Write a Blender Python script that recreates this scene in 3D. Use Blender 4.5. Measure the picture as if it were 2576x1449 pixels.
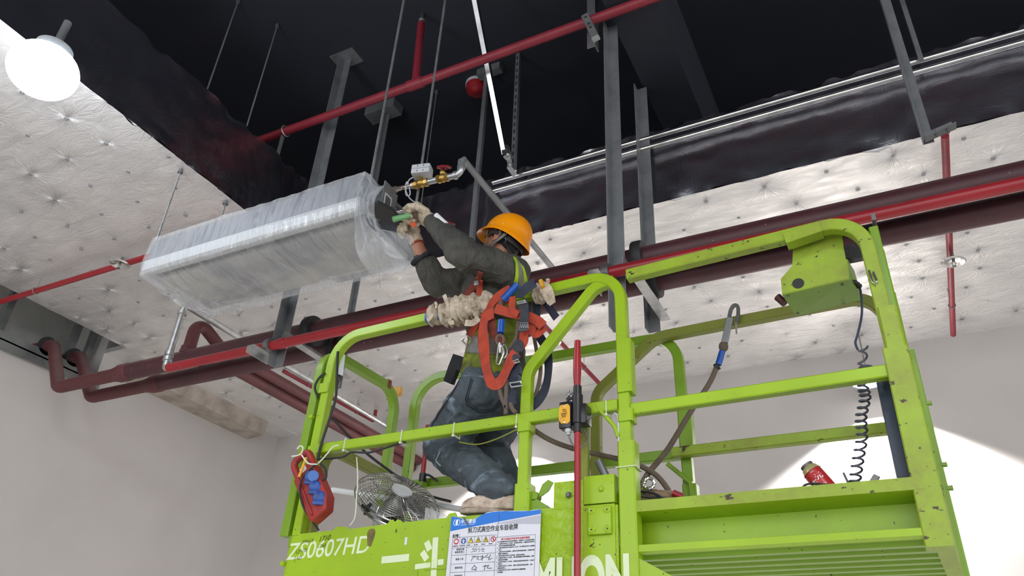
import bpy, bmesh, math, random
import numpy as np
from mathutils import Vector, Matrix, noise as mnoise
random.seed(7)
PI = math.pi
S = bpy.context.scene
COL = S.collection
for o in list(bpy.data.objects): bpy.data.objects.remove(o)

# ---------------------------------------------------------------- camera (calibrated from the room's three vanishing directions)
FPX = 1930.0
def _ray(p): return np.array([p[0]-1288.0, -(p[1]-724.5), -FPX])
def _n(v): return v/np.linalg.norm(v)
_M = np.stack([-_n(_ray((-2917, 1640))), _n(_ray((2450, 1970))), _n(_ray((1458, -2500)))], 1)
_U, _S, _V = np.linalg.svd(_M); RC = _U @ _V
CAM = np.array([0.0, 0.0, 1.6])
cam = bpy.data.cameras.new('camera'); camo = bpy.data.objects.new('camera', cam); COL.objects.link(camo)
cam.sensor_width = 36.0; cam.lens = 36.0*FPX/2576.0; cam.clip_start = 0.05
camo.matrix_world = Matrix([[*RC.T[0], 0], [*RC.T[1], 0], [*RC.T[2], 1.6], [0, 0, 0, 1]])
S.camera = camo

# ---------------------------------------------------------------- world, lights, exposure
S.view_settings.view_transform = 'Standard'
try: S.view_settings.look = 'None'
except Exception: pass
S.view_settings.gamma = 1.0
S.view_settings.use_curve_mapping = False
S.view_settings.exposure = 0.0
W = bpy.data.worlds.new('world'); S.world = W; W.use_nodes = True
W.node_tree.nodes['Background'].inputs[0].default_value = (0.95, 0.97, 1.0, 1)
W.node_tree.nodes['Background'].inputs[1].default_value = 2.7
def lamp(kind, name, loc, power, color=(1, 1, 1), **kw):
    l = bpy.data.lights.new(name, kind); l.energy = power; l.color = color
    for k, v in kw.items(): setattr(l, k, v)
    o = bpy.data.objects.new(name, l); COL.objects.link(o); o.location = loc
    return o
# the high bay lamps of the hall: three that the photo shows (two by the far wall, one overhead on the left) and two behind the camera
LAMP_R = (-0.12, 6.5, 4.365); LAMP_M = (-3.42, 6.5, 4.38); LAMP_L = (-3.50, 1.33, 4.44)
for nm, p, e in (('high_bay_light', LAMP_R, 1000), ('high_bay_light', LAMP_M, 800)):
    lamp('SPOT', nm, (p[0], p[1], p[2]-0.02), e, (1, 0.98, 0.97), spot_size=math.radians(117), spot_blend=0.20, shadow_soft_size=0.05)
lamp('SPOT', 'high_bay_light', (0.6, -0.2, 4.6), 170, (1, 0.99, 0.96), spot_size=math.radians(160), spot_blend=0.6, shadow_soft_size=0.14)
lamp('SPOT', 'high_bay_light', (-2.6, -2.6, 4.6), 150, (1, 0.99, 0.96), spot_size=math.radians(160), spot_blend=0.6, shadow_soft_size=0.14)

# ---------------------------------------------------------------- helpers
def at(px, py, x=None, y=None, z=None):
    """point of the place seen at pixel (px,py) on the plane x=, y= or z="""
    v = RC.T @ _ray((px, py))
    ax, val = (0, x) if x is not None else ((1, y) if y is not None else (2, z))
    return Vector(CAM + v*(val-CAM[ax])/v[ax])
V = Vector
def pts(lst, y): return [at(p[0], p[1], y=(p[2] if len(p) > 2 else y)) for p in lst]

class MB:
    def __init__(s): s.bm = bmesh.new()
    def box(s, lo, hi, M=None, bev=0.0):
        x0, y0, z0 = lo; x1, y1, z1 = hi
        b = bmesh.new()
        vs = [b.verts.new(c) for c in ((x0,y0,z0),(x1,y0,z0),(x1,y1,z0),(x0,y1,z0),(x0,y0,z1),(x1,y0,z1),(x1,y1,z1),(x0,y1,z1))]
        for f in ((3,2,1,0),(4,5,6,7),(0,1,5,4),(1,2,6,5),(2,3,7,6),(3,0,4,7)): b.faces.new([vs[i] for i in f])
        if bev > 0: bmesh.ops.bevel(b, geom=list(b.edges), offset=bev, segments=2, affect='EDGES', profile=0.6)
        if M is not None: bmesh.ops.transform(b, matrix=M, verts=b.verts)
        s.add(b); return s
    def add(s, b):
        me = bpy.data.meshes.new('t'); b.to_mesh(me); b.free(); s.bm.from_mesh(me); bpy.data.meshes.remove(me)
    def prism(s, poly, M, d):
        """polygon in local xy, extruded from z=0 to z=d, placed by M"""
        a = [s.bm.verts.new(M @ V((p[0], p[1], 0))) for p in poly]
        c = [s.bm.verts.new(M @ V((p[0], p[1], d))) for p in poly]
        n = len(poly)
        s.bm.faces.new(a[::-1]); s.bm.faces.new(c)
        for i in range(n): s.bm.faces.new((a[i], a[(i+1) % n], c[(i+1) % n], c[i]))
        return s
    def slab(s, P, d):
        """polygon of world points, thickened by vector d"""
        a = [s.bm.verts.new(p) for p in P]; c = [s.bm.verts.new(V(p)+V(d)) for p in P]; n = len(P)
        s.bm.faces.new(a[::-1]); s.bm.faces.new(c)
        for i in range(n): s.bm.faces.new((a[i], a[(i+1) % n], c[(i+1) % n], c[i]))
        return s
    def sweep(s, P, prof, N=None, closed=False, cap=True, scale=None, normals=None):
        P = [V(p) for p in P]; n = len(P); rings = []
        prevN = None
        for i, p in enumerate(P):
            if closed: t = (P[(i+1) % n]-P[i-1])
            else: t = P[min(i+1, n-1)]-P[max(i-1, 0)]
            if t.length < 1e-9: t = V((0, 0, 1))
            t.normalize()
            if normals is not None: q = V(normals[i])
            elif N is not None: q = V(N)
            else:
                if prevN is None:
                    q = V((0, 0, 1)) if abs(t.z) < 0.9 else V((1, 0, 0))
                else: q = prevN
            q = q - t*q.dot(t)
            if q.length < 1e-6: q = t.orthogonal()
            q.normalize(); prevN = q
            b = t.cross(q)
            k = 1.0 if scale is None else scale[i]
            rings.append([s.bm.verts.new(p+q*(u*k)+b*(w*k)) for u, w in prof])
        m = len(prof)
        R = range(n if closed else n-1)
        for i in R:
            a, c = rings[i], rings[(i+1) % n]
            for j in range(m): s.bm.faces.new((a[j], a[(j+1) % m], c[(j+1) % m], c[j]))
        if cap and not closed:
            s.bm.faces.new(rings[0][::-1]); s.bm.faces.new(rings[-1])
        return s
    def tube(s, P, r, seg=12, closed=False, scale=None, **k):
        prof = [(r*math.cos(2*PI*j/seg), r*math.sin(2*PI*j/seg)) for j in range(seg)]
        return s.sweep(P, prof, closed=closed, scale=scale, **k)
    def rtube(s, P, w, h, N, ch=0.004, **k):
        """rectangular tube: w along the normal N, h across"""
        a, b = w/2, h/2; c = min(ch, a*0.45, b*0.45)
        prof = [(-a, -b+c), (-a+c, -b), (a-c, -b), (a, -b+c), (a, b-c), (a-c, b), (-a+c, b), (-a, b-c)]
        return s.sweep(P, prof, N=N, **k)
    def angle(s, P, w, t, N):
        """L section"""
        return s.sweep(P, [(0, 0), (w, 0), (w, t), (t, t), (t, w), (0, w)], N=N)
    def lathe(s, prof, M=None, seg=24):
        """profile (r,z) turned about local z"""
        M = M or Matrix(); rings = []
        for r, z in prof:
            rings.append([s.bm.verts.new(M @ V((r*math.cos(2*PI*j/seg), r*math.sin(2*PI*j/seg), z))) for j in range(seg)] if r > 1e-6 else [s.bm.verts.new(M @ V((0, 0, z)))])
        for a, b in zip(rings, rings[1:]):
            for j in range(seg):
                k = (j+1) % seg
                if len(a) == 1 and len(b) == 1: continue
                if len(a) == 1: s.bm.faces.new((a[0], b[k], b[j]))
                elif len(b) == 1: s.bm.faces.new((a[j], a[k], b[0]))
                else: s.bm.faces.new((a[j], a[k], b[k], b[j]))
        if len(rings[0]) > 1: s.bm.faces.new(rings[0][::-1])
        if len(rings[-1]) > 1: s.bm.faces.new(rings[-1])
        return s
    def ball(s, c, r, seg=16, M=None):
        b = bmesh.new(); bmesh.ops.create_uvsphere(b, u_segments=seg, v_segments=max(6, seg//2+2), radius=1.0)
        rr = (r, r, r) if isinstance(r, (int, float)) else r
        T = Matrix.Translation(V(c)) @ (M.to_4x4() if M is not None else Matrix()) @ Matrix.Diagonal((*rr, 1))
        bmesh.ops.transform(b, matrix=T, verts=b.verts); s.add(b); return s
    def chain(s, P, R, seg=14):
        """tapered limb: cones between joints and a ball at each joint"""
        P = [V(p) for p in P]
        for i in range(len(P)-1):
            prof = [(math.cos(2*PI*j/seg), math.sin(2*PI*j/seg)) for j in range(seg)]
            s.sweep([P[i], P[i+1]], prof, scale=[R[i], R[i+1]])
        for p, r in zip(P, R): s.ball(p, r*1.0, 14)
        return s
    def obj(s, name, mat, parent=None, smooth=True, ang=40):
        bmesh.ops.recalc_face_normals(s.bm, faces=s.bm.faces)
        me = bpy.data.meshes.new(name); s.bm.to_mesh(me); s.bm.free()
        if isinstance(mat, (list, tuple)):
            o = link(name, me, mat[0], parent, smooth, ang)
            for q in mat[1:]: me.materials.append(q)
            return o
        return link(name, me, mat, parent, smooth, ang)
    def mark(s): s.bm.faces.ensure_lookup_table(); s._k = len(s.bm.faces); return s
    def paint(s, i):
        s.bm.faces.ensure_lookup_table()
        for f in s.bm.faces[s._k:]: f.material_index = i
        return s

WORG = {}
def link(name, me, mat, parent=None, smooth=True, ang=40):
    co = np.empty(len(me.vertices)*3); me.vertices.foreach_get('co', co); co = co.reshape(-1, 3)
    lo, hi = co.min(0), co.max(0); org = (lo+hi)/2
    if parent is None: org[2] = lo[2]
    co -= org; me.vertices.foreach_set('co', co.ravel()); me.update()
    o = bpy.data.objects.new(name, me); COL.objects.link(o)
    org = V(org); WORG[o.name] = org.copy()
    if parent is not None:
        o.parent = parent; o.location = org - WORG[parent.name]
    else: o.location = org
    if mat is not None: me.materials.append(mat)
    if smooth:
        me.polygons.foreach_set('use_smooth', [True]*len(me.polygons))
        try: me.set_sharp_from_angle(angle=math.radians(ang))
        except Exception: pass
    return o
def thing(name, label, cat, loc, group=None):
    o = bpy.data.objects.new(name, None); COL.objects.link(o); o.empty_display_size = 0.1
    o.location = V(loc); WORG[o.name] = V(loc); tag(o, label, cat, group); return o
def tag(o, label, cat, group=None, kind=None):
    if label: o['label'] = label
    if cat: o['category'] = cat
    if group: o['group'] = group
    if kind: o['kind'] = kind
    return o
def struct(o, label=None, cat=None):
    o['kind'] = 'structure'
    if label: o['label'] = label
    if cat: o['category'] = cat
    return o
def dup(root, delta, label=None):
    c = root.copy(); COL.objects.link(c); c.location = root.location+V(delta); WORG[c.name] = WORG[root.name]+V(delta)
    if label: c['label'] = label
    def rec(src, dst):
        for ch in list(src.children):
            k = ch.copy(); COL.objects.link(k); k.parent = dst; WORG[k.name] = WORG[ch.name]+V(delta); rec(ch, k)
    rec(root, c); return c
def fil(P, r, n=8):
    """round the corners of a polyline"""
    P = [V(p) for p in P]; out = [P[0]]
    for i in range(1, len(P)-1):
        a, b, c = P[i-1], P[i], P[i+1]
        rr = r[i-1] if isinstance(r, (list, tuple)) else r
        u = (a-b); w = (c-b); lu, lw = u.length, w.length
        u.normalize(); w.normalize(); ang = u.angle(w)
        if ang > PI-0.02: out.append(b); continue
        d = min(rr/math.tan(ang/2), lu*0.49, lw*0.49); re = d*math.tan(ang/2)
        ctr = b+(u+w).normalized()*(re/math.sin(ang/2))
        s0 = b+u*d-ctr; s1 = b+w*d-ctr; th = s0.angle(s1)
        for k in range(n+1):
            t = k/n; out.append(ctr+(s0*math.sin((1-t)*th)+s1*math.sin(t*th))/math.sin(th))
    out.append(P[-1]); return out
def spline(P, n=8, closed=False):
    P = [V(p) for p in P]; out = []; N = len(P)
    rng = range(N if closed else N-1)
    for i in rng:
        if closed: a, b, c, d = P[i-1], P[i], P[(i+1) % N], P[(i+2) % N]
        else: a, b, c, d = P[max(i-1, 0)], P[i], P[i+1], P[min(i+2, N-1)]
        for k in range(n):
            t = k/n
            out.append(0.5*((2*b)+(c-a)*t+(2*a-5*b+4*c-d)*t*t+(-a+3*b-3*c+d)*t**3))
    if not closed: out.append(P[-1])
    return out
def remesh(o, vox, sm=6, fac=0.5, disp=None):
    m = o.modifiers.new('remesh', 'REMESH'); m.mode = 'VOXEL'; m.voxel_size = vox; m.use_smooth_shade = True
    if sm:
        k = o.modifiers.new('smooth', 'SMOOTH'); k.factor = fac; k.iterations = sm
    if disp:
        for size, strength in disp:
            t = bpy.data.textures.new('folds', 'CLOUDS'); t.noise_scale = size; t.noise_depth = 2
            d = o.modifiers.new('folds', 'DISPLACE'); d.texture = t; d.strength = strength; d.mid_level = 0.5; d.texture_coords = 'GLOBAL'
    return o
def frame_to(a, b, up=(0, 0, 1)):
    """matrix at a whose z axis points to b"""
    z = (V(b)-V(a)).normalized(); x = V(up).cross(z)
    if x.length < 1e-4: x = V((1, 0, 0)).cross(z)
    x.normalize(); y = z.cross(x)
    return Matrix(((x.x, y.x, z.x, a[0]), (x.y, y.y, z.y, a[1]), (x.z, y.z, z.z, a[2]), (0, 0, 0, 1)))
def cyl(mb, a, b, r, seg=16): return mb.tube([a, b], r, seg)

# ---------------------------------------------------------------- materials
def srgb(r, g, b):
    f = lambda c: (c/255/12.92) if c/255 <= 0.04045 else ((c/255+0.055)/1.055)**2.4
    return (f(r), f(g), f(b), 1)
class NT:
    def __init__(s, name):
        s.m = bpy.data.materials.new(name); s.m.use_nodes = True; s.t = s.m.node_tree
        s.b = s.t.nodes['Principled BSDF']; s.out = s.t.nodes['Material Output']
    def n(s, kind, **kw):
        nd = s.t.nodes.new(kind)
        for k, v in kw.items():
            if k.startswith('i_'):
                key = k[2:]; key = int(key) if key.isdigit() else key.replace('_', ' ')
                nd.inputs[key].default_value = v
            else: setattr(nd, k, v)
        return nd
    def l(s, a, b): s.t.links.new(a, b)
    def set(s, **kw):
        for k, v in kw.items(): s.b.inputs[k.replace('_', ' ')].default_value = v
    def noise(s, scale, detail=4, rough=0.55, vec=None, dist=0.0):
        nd = s.n('ShaderNodeTexNoise'); nd.inputs['Scale'].default_value = scale; nd.inputs['Detail'].default_value = detail
        nd.inputs['Roughness'].default_value = rough; nd.inputs['Distortion'].default_value = dist
        s.l(vec if vec is not None else s.geo(), nd.inputs['Vector']); return nd.outputs[0]
    def geo(s):
        if not hasattr(s, '_g'): s._g = s.n('ShaderNodeNewGeometry').outputs['Position']
        return s._g
    def ramp(s, v, a, b, ca=(0, 0, 0, 1), cb=(1, 1, 1, 1)):
        r = s.n('ShaderNodeValToRGB'); e = r.color_ramp.elements
        e[0].position = a; e[1].position = b; e[0].color = ca; e[1].color = cb; s.l(v, r.inputs[0]); return r.outputs[0]
    def mix(s, f, a, b):
        m = s.n('ShaderNodeMix', data_type='RGBA')
        for sock, val in ((m.inputs[0], f), (m.inputs[6], a), (m.inputs[7], b)):
            if hasattr(val, 'node'): s.l(val, sock)
            else: sock.default_value = val
        return m.outputs[2]
    def math(s, op, a, b=None, c=None):
        m = s.n('ShaderNodeMath', operation=op)
        for i, val in enumerate((a, b, c)):
            if val is None: continue
            if hasattr(val, 'node'): s.l(val, m.inputs[i])
            else: m.inputs[i].default_value = val
        return m.outputs[0]
    def mapping(s, scale=(1, 1, 1), rot=(0, 0, 0)):
        m = s.n('ShaderNodeMapping'); m.inputs['Scale'].default_value = scale; m.inputs['Rotation'].default_value = rot
        s.l(s.geo(), m.inputs['Vector']); return m.outputs[0]
    def bump(s, h, strength=0.3, dist=0.01):
        b = s.n('ShaderNodeBump'); b.inputs['Strength'].default_value = strength; b.inputs['Distance'].default_value = dist
        s.l(h, b.inputs['Height']); s.l(b.outputs[0], s.b.inputs['Normal']); return b
def simple(name, col, rough=0.5, metal=0.0, nscale=None, ncol=None, namt=(0.4, 0.7), bump=None, **kw):
    m = NT(name); m.set(Base_Color=col, Roughness=rough, Metallic=metal)
    for k, v in kw.items(): m.b.inputs[k.replace('_', ' ')].default_value = v
    if nscale: m.l(m.mix(m.ramp(m.noise(nscale), *namt), col, ncol), m.b.inputs['Base Color'])
    if bump: m.bump(m.noise(bump[0], 3), bump[1], bump[2] if len(bump) > 2 else 0.005)
    return m.m
PIN, PINY = 0.38, 0.26
def foil_material(name, base, rough, metal, tex=1.0):
    m = NT(name); m.set(Metallic=metal, Roughness=rough)
    sx = m.n('ShaderNodeSeparateXYZ'); m.l(m.geo(), sx.inputs[0])
    row = m.math('ROUND', m.math('DIVIDE', sx.outputs[1], PINY))
    off = m.math('MULTIPLY', m.math('SINE', m.math('MULTIPLY', row, 2.7)), 0.25)
    u = m.math('SUBTRACT', m.math('DIVIDE', sx.outputs[0], PIN), off)
    du = m.math('SUBTRACT', u, m.math('ROUND', u))
    dv = m.math('SUBTRACT', m.math('DIVIDE', sx.outputs[1], PINY), row)
    r = m.math('SQRT', m.math('ADD', m.math('MULTIPLY', du, du), m.math('MULTIPLY', dv, dv)))
    ang = m.math('ARCTAN2', dv, du)
    cb = m.n('ShaderNodeCombineXYZ')
    m.l(m.math('MULTIPLY', m.math('COSINE', ang), 4.2), cb.inputs[0]); m.l(m.math('MULTIPLY', m.math('SINE', ang), 4.2), cb.inputs[1])
    m.l(m.math('ADD', m.math('MULTIPLY', row, 3.7), m.math('MULTIPLY', m.math('ROUND', u), 7.3)), cb.inputs[2])
    star = m.noise(2.2, 3, 0.6, cb.outputs[0])
    wn = m.n('ShaderNodeTexWhiteNoise', noise_dimensions='2D'); cc = m.n('ShaderNodeCombineXYZ'); m.l(row, cc.inputs[0]); m.l(m.math('ROUND', u), cc.inputs[1]); m.l(cc.outputs[0], wn.inputs['Vector'])
    star = m.math('MULTIPLY', star, m.math('ADD', 0.25, m.math('MULTIPLY', wn.outputs[0], 1.3))) if False else star
    star = m.math('MULTIPLY', m.math('MULTIPLY', m.math('SUBTRACT', star, 0.5), m.math('ADD', 0.15, m.math('MULTIPLY', m.math('POWER', wn.outputs[0], 3.0), 1.6))), m.math('EXPONENT', m.math('MULTIPLY', r, -3.2)))
    wr = m.noise(7, 6, 0.66, m.mapping((0.55, 1.6, 1), (0, 0, 0.5)), 1.6)
    ridg = m.math('ABSOLUTE', m.math('SUBTRACT', wr, 0.5))
    big = m.noise(1.6, 3, 0.5)
    h = m.math('ADD', m.math('MULTIPLY', star, 0.85), m.math('MULTIPLY', m.math('SUBTRACT', 0.5, ridg), 0.5))
    h = m.math('ADD', h, m.math('MULTIPLY', big, 0.8))
    m.bump(h, tex, 0.035)
    m.l(m.mix(m.ramp(m.noise(3.0, 5), 0.35, 0.7), base, tuple(c*0.86 for c in base[:3])+(1,)), m.b.inputs['Base Color'])
    return m.m
M = {}
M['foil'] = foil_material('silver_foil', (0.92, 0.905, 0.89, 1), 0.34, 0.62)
M['foil_side_shaded'] = foil_material('silver_foil_side_shaded', (0.50, 0.50, 0.55, 1), 0.20, 1.0, 0.22)  # same foil, base colour darkened to imitate the black void it mirrors
M['slab'] = simple('black_soffit_paint', (0.016, 0.018, 0.028, 1), 0.75, nscale=1.5, ncol=(0.021, 0.023, 0.034, 1))
M['wall'] = simple('wall_plaster', srgb(186, 181, 178), 0.9, nscale=1.3, ncol=srgb(180, 175, 171), bump=(60, 0.15, 0.002))
M['floor'] = simple('concrete_floor', (0.62, 0.61, 0.59, 1), 0.6, nscale=2, ncol=(0.56, 0.55, 0.53, 1))
M['plaster_beam'] = simple('rough_plaster', srgb(170, 160, 150), 0.9, nscale=6, ncol=srgb(140, 130, 122), bump=(30, 0.4, 0.004))
M['grey_steel'] = simple('grey_steel', srgb(120, 124, 122), 0.5, 0.4, nscale=5, ncol=srgb(95, 98, 98))
def pipe_paint(name, col, col2, rough=0.45):
    m = NT(name); m.set(Roughness=rough)
    dust = m.n('ShaderNodeNewGeometry'); sx = m.n('ShaderNodeSeparateXYZ'); m.l(dust.outputs['Normal'], sx.inputs[0])
    f = m.math('MULTIPLY', m.ramp(m.math('ADD', sx.outputs[2], m.math('MULTIPLY', m.noise(9, 5), 0.6)), 0.55, 1.2), 0.55)
    c = m.mix(m.ramp(m.noise(5, 5), 0.4, 0.75), col, col2)
    c = m.mix(m.ramp(m.noise(34, 3), 0.72, 0.75), c, srgb(170, 120, 115))
    m.l(m.mix(f, c, srgb(110, 92, 90)), m.b.inputs['Base Color']); m.bump(m.noise(40, 3), 0.08, 0.002)
    return m.m
M['maroon'] = pipe_paint('maroon_pipe_paint', srgb(92, 44, 46), srgb(80, 40, 42), 0.6)
M['maroon_dark'] = pipe_paint('dark_maroon_pipe_paint', srgb(74, 36, 42), srgb(64, 32, 38), 0.5)
M['red'] = pipe_paint('red_pipe_paint', srgb(154, 30, 40), srgb(138, 28, 36), 0.35)
M['red_dark'] = pipe_paint('deep_red_pipe_paint', srgb(130, 32, 46), srgb(114, 28, 40), 0.5)
M['galv'] = simple('galvanised_steel', (0.52, 0.53, 0.53, 1), 0.38, 0.85, nscale=14, ncol=(0.36, 0.37, 0.37, 1), bump=(50, 0.1, 0.002))
M['galv_dull'] = simple('dull_galvanised_steel', (0.30, 0.31, 0.32, 1), 0.5, 0.75, nscale=9, ncol=(0.22, 0.23, 0.24, 1))
M['steel_dark'] = simple('scorched_steel', (0.20, 0.20, 0.20, 1), 0.5, 0.6, nscale=7, ncol=(0.09, 0.085, 0.08, 1))
M['chrome'] = simple('bright_steel', (0.75, 0.74, 0.72, 1), 0.22, 1.0, nscale=8, ncol=(0.5, 0.5, 0.5, 1))
M['black'] = simple('black_rubber', (0.02, 0.02, 0.022, 1), 0.6)
M['black_shiny'] = simple('black_plastic', (0.015, 0.015, 0.018, 1), 0.3, nscale=40, ncol=(0.25, 0.25, 0.25, 1), namt=(0.68, 0.72))
M['darkblue'] = simple('navy_vinyl', (0.035, 0.05, 0.085, 1), 0.45)
M['brass'] = simple('brass', (0.50, 0.33, 0.09, 1), 0.42, 0.85, nscale=20, ncol=(0.35, 0.2, 0.05, 1))
M['white_plastic'] = simple('white_plastic', (0.72, 0.73, 0.74, 1), 0.4)
M['grey_plastic'] = simple('pale_grey_plastic', (0.50, 0.52, 0.54, 1), 0.4)
M['tie'] = simple('nylon_tie', (0.72, 0.74, 0.62, 1), 0.4)
M['wheel_red'] = simple('red_handwheel_paint', srgb(130, 22, 32), 0.45)
def green(name, col, dirt, chip, rough=0.38, crinkle=0.0):
    m = NT(name); m.set(Roughness=rough)
    c = m.mix(m.ramp(m.noise(2.2, 3), 0.35, 0.7), col, tuple(v*0.86 for v in col[:3])+(1,))
    c = m.mix(m.math('MULTIPLY', m.ramp(m.noise(7, 6, 0.7), 0.5-dirt*0.2, 0.75), dirt), c, srgb(120, 112, 52))
    c = m.mix(m.ramp(m.noise(26, 4, 0.7, m.mapping((0.6, 1, 1))), chip, chip+0.012), c, srgb(62, 48, 36))
    c = m.mix(m.ramp(m.noise(70, 2, 0.5), 0.745, 0.75), c, srgb(70, 60, 30))
    m.l(c, m.b.inputs['Base Color'])
    if crinkle: m.bump(m.math('ABSOLUTE', m.math('SUBTRACT', m.noise(26, 4, 0.6, dist=2.0), 0.5)), crinkle, 0.012)
    else: m.bump(m.noise(30, 4), 0.10, 0.003)
    return m.m
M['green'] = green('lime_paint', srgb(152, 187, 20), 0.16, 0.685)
M['green_film'] = green('crinkled_lime_film', srgb(152, 187, 20), 0.12, 0.72, 0.22, 0.7)
M['green_worn'] = green('worn_lime_paint', srgb(148, 176, 40), 0.66, 0.64, 0.5)
M['green_olive'] = green('grubby_olive_paint', srgb(126, 138, 42), 0.7, 0.66, 0.55)
M['green_shaded'] = green('lime_paint_shaded', srgb(120, 158, 26), 0.15, 0.72)  # same lime paint, shade put into the colour for inner, far and under parts
def film():
    m = NT('clear_plastic_film'); m.set(Base_Color=(0.86, 0.87, 0.88, 1), Roughness=0.22)
    m.b.inputs['Specular IOR Level'].default_value = 0.6
    wr = m.noise(14, 4, 0.6, m.mapping((2.0, 0.22, 0.30), (0.15, 0, 0.2)), 0.8)
    ridg = m.math('SUBTRACT', 0.5, m.math('ABSOLUTE', m.math('SUBTRACT', wr, 0.5)))
    m.bump(m.math('ADD', ridg, m.math('MULTIPLY', m.noise(5, 2), 0.6)), 0.40, 0.02)
    tr = m.n('ShaderNodeBsdfTransparent', i_0=(0.93, 0.94, 0.96, 1))
    mx = m.n('ShaderNodeMixShader'); f = m.ramp(ridg, 0.32, 0.5, (0.17, 0.17, 0.17, 1), (0.30, 0.30, 0.30, 1))
    m.l(f, mx.inputs[0]); m.l(tr.outputs[0], mx.inputs[1]); m.l(m.b.outputs[0], mx.inputs[2]); m.l(mx.outputs[0], m.out.inputs[0])
    return m.m
M['film'] = film()
def cloth(name, col, col2, rough=0.85, sc=8, bump=0.5, weave=None, dist=0.02):
    m = NT(name); m.set(Roughness=rough)
    m.l(m.mix(m.ramp(m.noise(sc, 5, 0.65), 0.35, 0.7), col, col2), m.b.inputs['Base Color'])
    w = m.noise(11, 3, 0.5, m.mapping((1, 1, 0.5), (0.4, 0.5, 0)), 0.8)
    m.bump(w, bump, dist)
    return m.m
M['jacket'] = cloth('charcoal_work_cloth', srgb(78, 76, 70), srgb(50, 50, 46), 0.8, 6, 1.0, dist=0.04)
M['jacket_dark'] = cloth('dark_jacket_cloth', srgb(30, 31, 34), srgb(22, 23, 26), 0.8)
M['denim'] = cloth('worn_blue_denim', srgb(78, 88, 96), srgb(48, 55, 60), 0.85, 5, 0.8, dist=0.03)
_d = M['denim']; _nt = _d.node_tree; _b = _nt.nodes['Principled BSDF']; _src = _b.inputs['Base Color'].links[0].from_socket
_n1 = _nt.nodes.new('ShaderNodeTexNoise'); _n1.inputs['Scale'].default_value = 9; _n1.inputs['Detail'].default_value = 5; _n1.inputs['Distortion'].default_value = 1.0
_mp = _nt.nodes.new('ShaderNodeMapping'); _mp.inputs['Scale'].default_value = (0.6, 1, 1.5); _g = _nt.nodes.new('ShaderNodeNewGeometry'); _nt.links.new(_g.outputs['Position'], _mp.inputs['Vector']); _nt.links.new(_mp.outputs[0], _n1.inputs['Vector'])
_r = _nt.nodes.new('ShaderNodeValToRGB'); _r.color_ramp.elements[0].position = 0.58; _r.color_ramp.elements[1].position = 0.70; _nt.links.new(_n1.outputs[0], _r.inputs[0])
_m = _nt.nodes.new('ShaderNodeMix'); _m.data_type = 'RGBA'; _nt.links.new(_r.outputs[0], _m.inputs[0]); _nt.links.new(_src, _m.inputs[6]); _m.inputs[7].default_value = srgb(128, 144, 160); _nt.links.new(_m.outputs[2], _b.inputs['Base Color'])
M['denim_dark'] = simple('denim_seam', srgb(28, 34, 42), 0.9)
M['denim_light'] = simple('frayed_denim_thread', srgb(150, 165, 178), 0.9)
M['hivis'] = cloth('lime_hi_vis_cloth', srgb(165, 200, 25), srgb(120, 140, 22), 0.75, 9)
M['hivis_dirty'] = cloth('dirty_lime_cloth', srgb(135, 150, 28), srgb(62, 62, 24), 0.8, 12)
M['reflect'] = cloth('grey_reflective_band', srgb(118, 116, 108), srgb(92, 90, 84), 0.5, 12)
M['glove'] = cloth('cream_knit_glove', srgb(212, 198, 176), srgb(150, 134, 114), 0.9, 30, 0.6, dist=0.006)
M['skin'] = simple('skin', srgb(172, 118, 92), 0.5, nscale=9, ncol=srgb(150, 98, 76))
M['hair'] = simple('black_hair', (0.012, 0.010, 0.010, 1), 0.6, bump=(120, 0.6, 0.004))
M['helmet'] = simple('amber_hard_hat_shell', srgb(242, 150, 4), 0.34, nscale=5, ncol=srgb(232, 138, 4))
M['orange'] = cloth('orange_webbing', srgb(178, 62, 34), srgb(146, 50, 32), 0.75, 30, 0.25)
M['orange_edge'] = simple('grimy_orange_webbing', srgb(140, 50, 34), 0.8, nscale=20, ncol=srgb(90, 44, 34))
M['navy'] = cloth('navy_webbing', srgb(40, 46, 66), srgb(26, 30, 44), 0.7, 30, 0.2)
M['greyweb'] = cloth('dark_grey_webbing', srgb(52, 54, 62), srgb(38, 40, 48), 0.7, 30, 0.2)
M['blue'] = simple('blue_sleeve', srgb(18, 84, 178), 0.35, nscale=12, ncol=srgb(12, 66, 146))
def rope():
    m = NT('grubby_rope'); m.set(Roughness=0.9)
    w = m.n('ShaderNodeTexWave'); w.inputs['Scale'].default_value = 60; w.inputs['Distortion'].default_value = 1.5
    m.l(m.mapping((1, 0.3, 1), (0, 0.7, 0)), w.inputs['Vector'])
    m.l(m.mix(w.outputs[1], srgb(128, 112, 98), srgb(88, 76, 66)), m.b.inputs['Base Color']); m.bump(w.outputs[1], 0.6, 0.004); return m.m
M['rope'] = rope()
M['rag'] = cloth('shredded_cream_rag', srgb(206, 192, 172), srgb(136, 120, 100), 0.95, 24, 1.0, dist=0.02)
M['shoe'] = cloth('muddy_beige_leather', srgb(206, 192, 176), srgb(140, 118, 100), 0.8, 26, 0.3, dist=0.004)
M['sole'] = simple('dirty_white_rubber', srgb(172, 158, 142), 0.7, nscale=18, ncol=srgb(110, 92, 78))
M['socket_red'] = simple('red_moulded_plastic', srgb(158, 46, 40), 0.5, nscale=16, ncol=srgb(134, 40, 36))
M['socket_blue'] = simple('blue_socket_cap', srgb(30, 78, 160), 0.4, nscale=25, ncol=srgb(20, 50, 110))
M['yellow'] = simple('amber_plate', srgb(226, 168, 36), 0.45, nscale=30, ncol=srgb(205, 148, 30))
M['blueprint'] = simple('blue_header_print', srgb(20, 112, 206), 0.35)
M['board'] = simple('white_laminate', srgb(214, 216, 226), 0.3, nscale=12, ncol=srgb(206, 207, 216), bump=(22, 0.15, 0.004))
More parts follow.
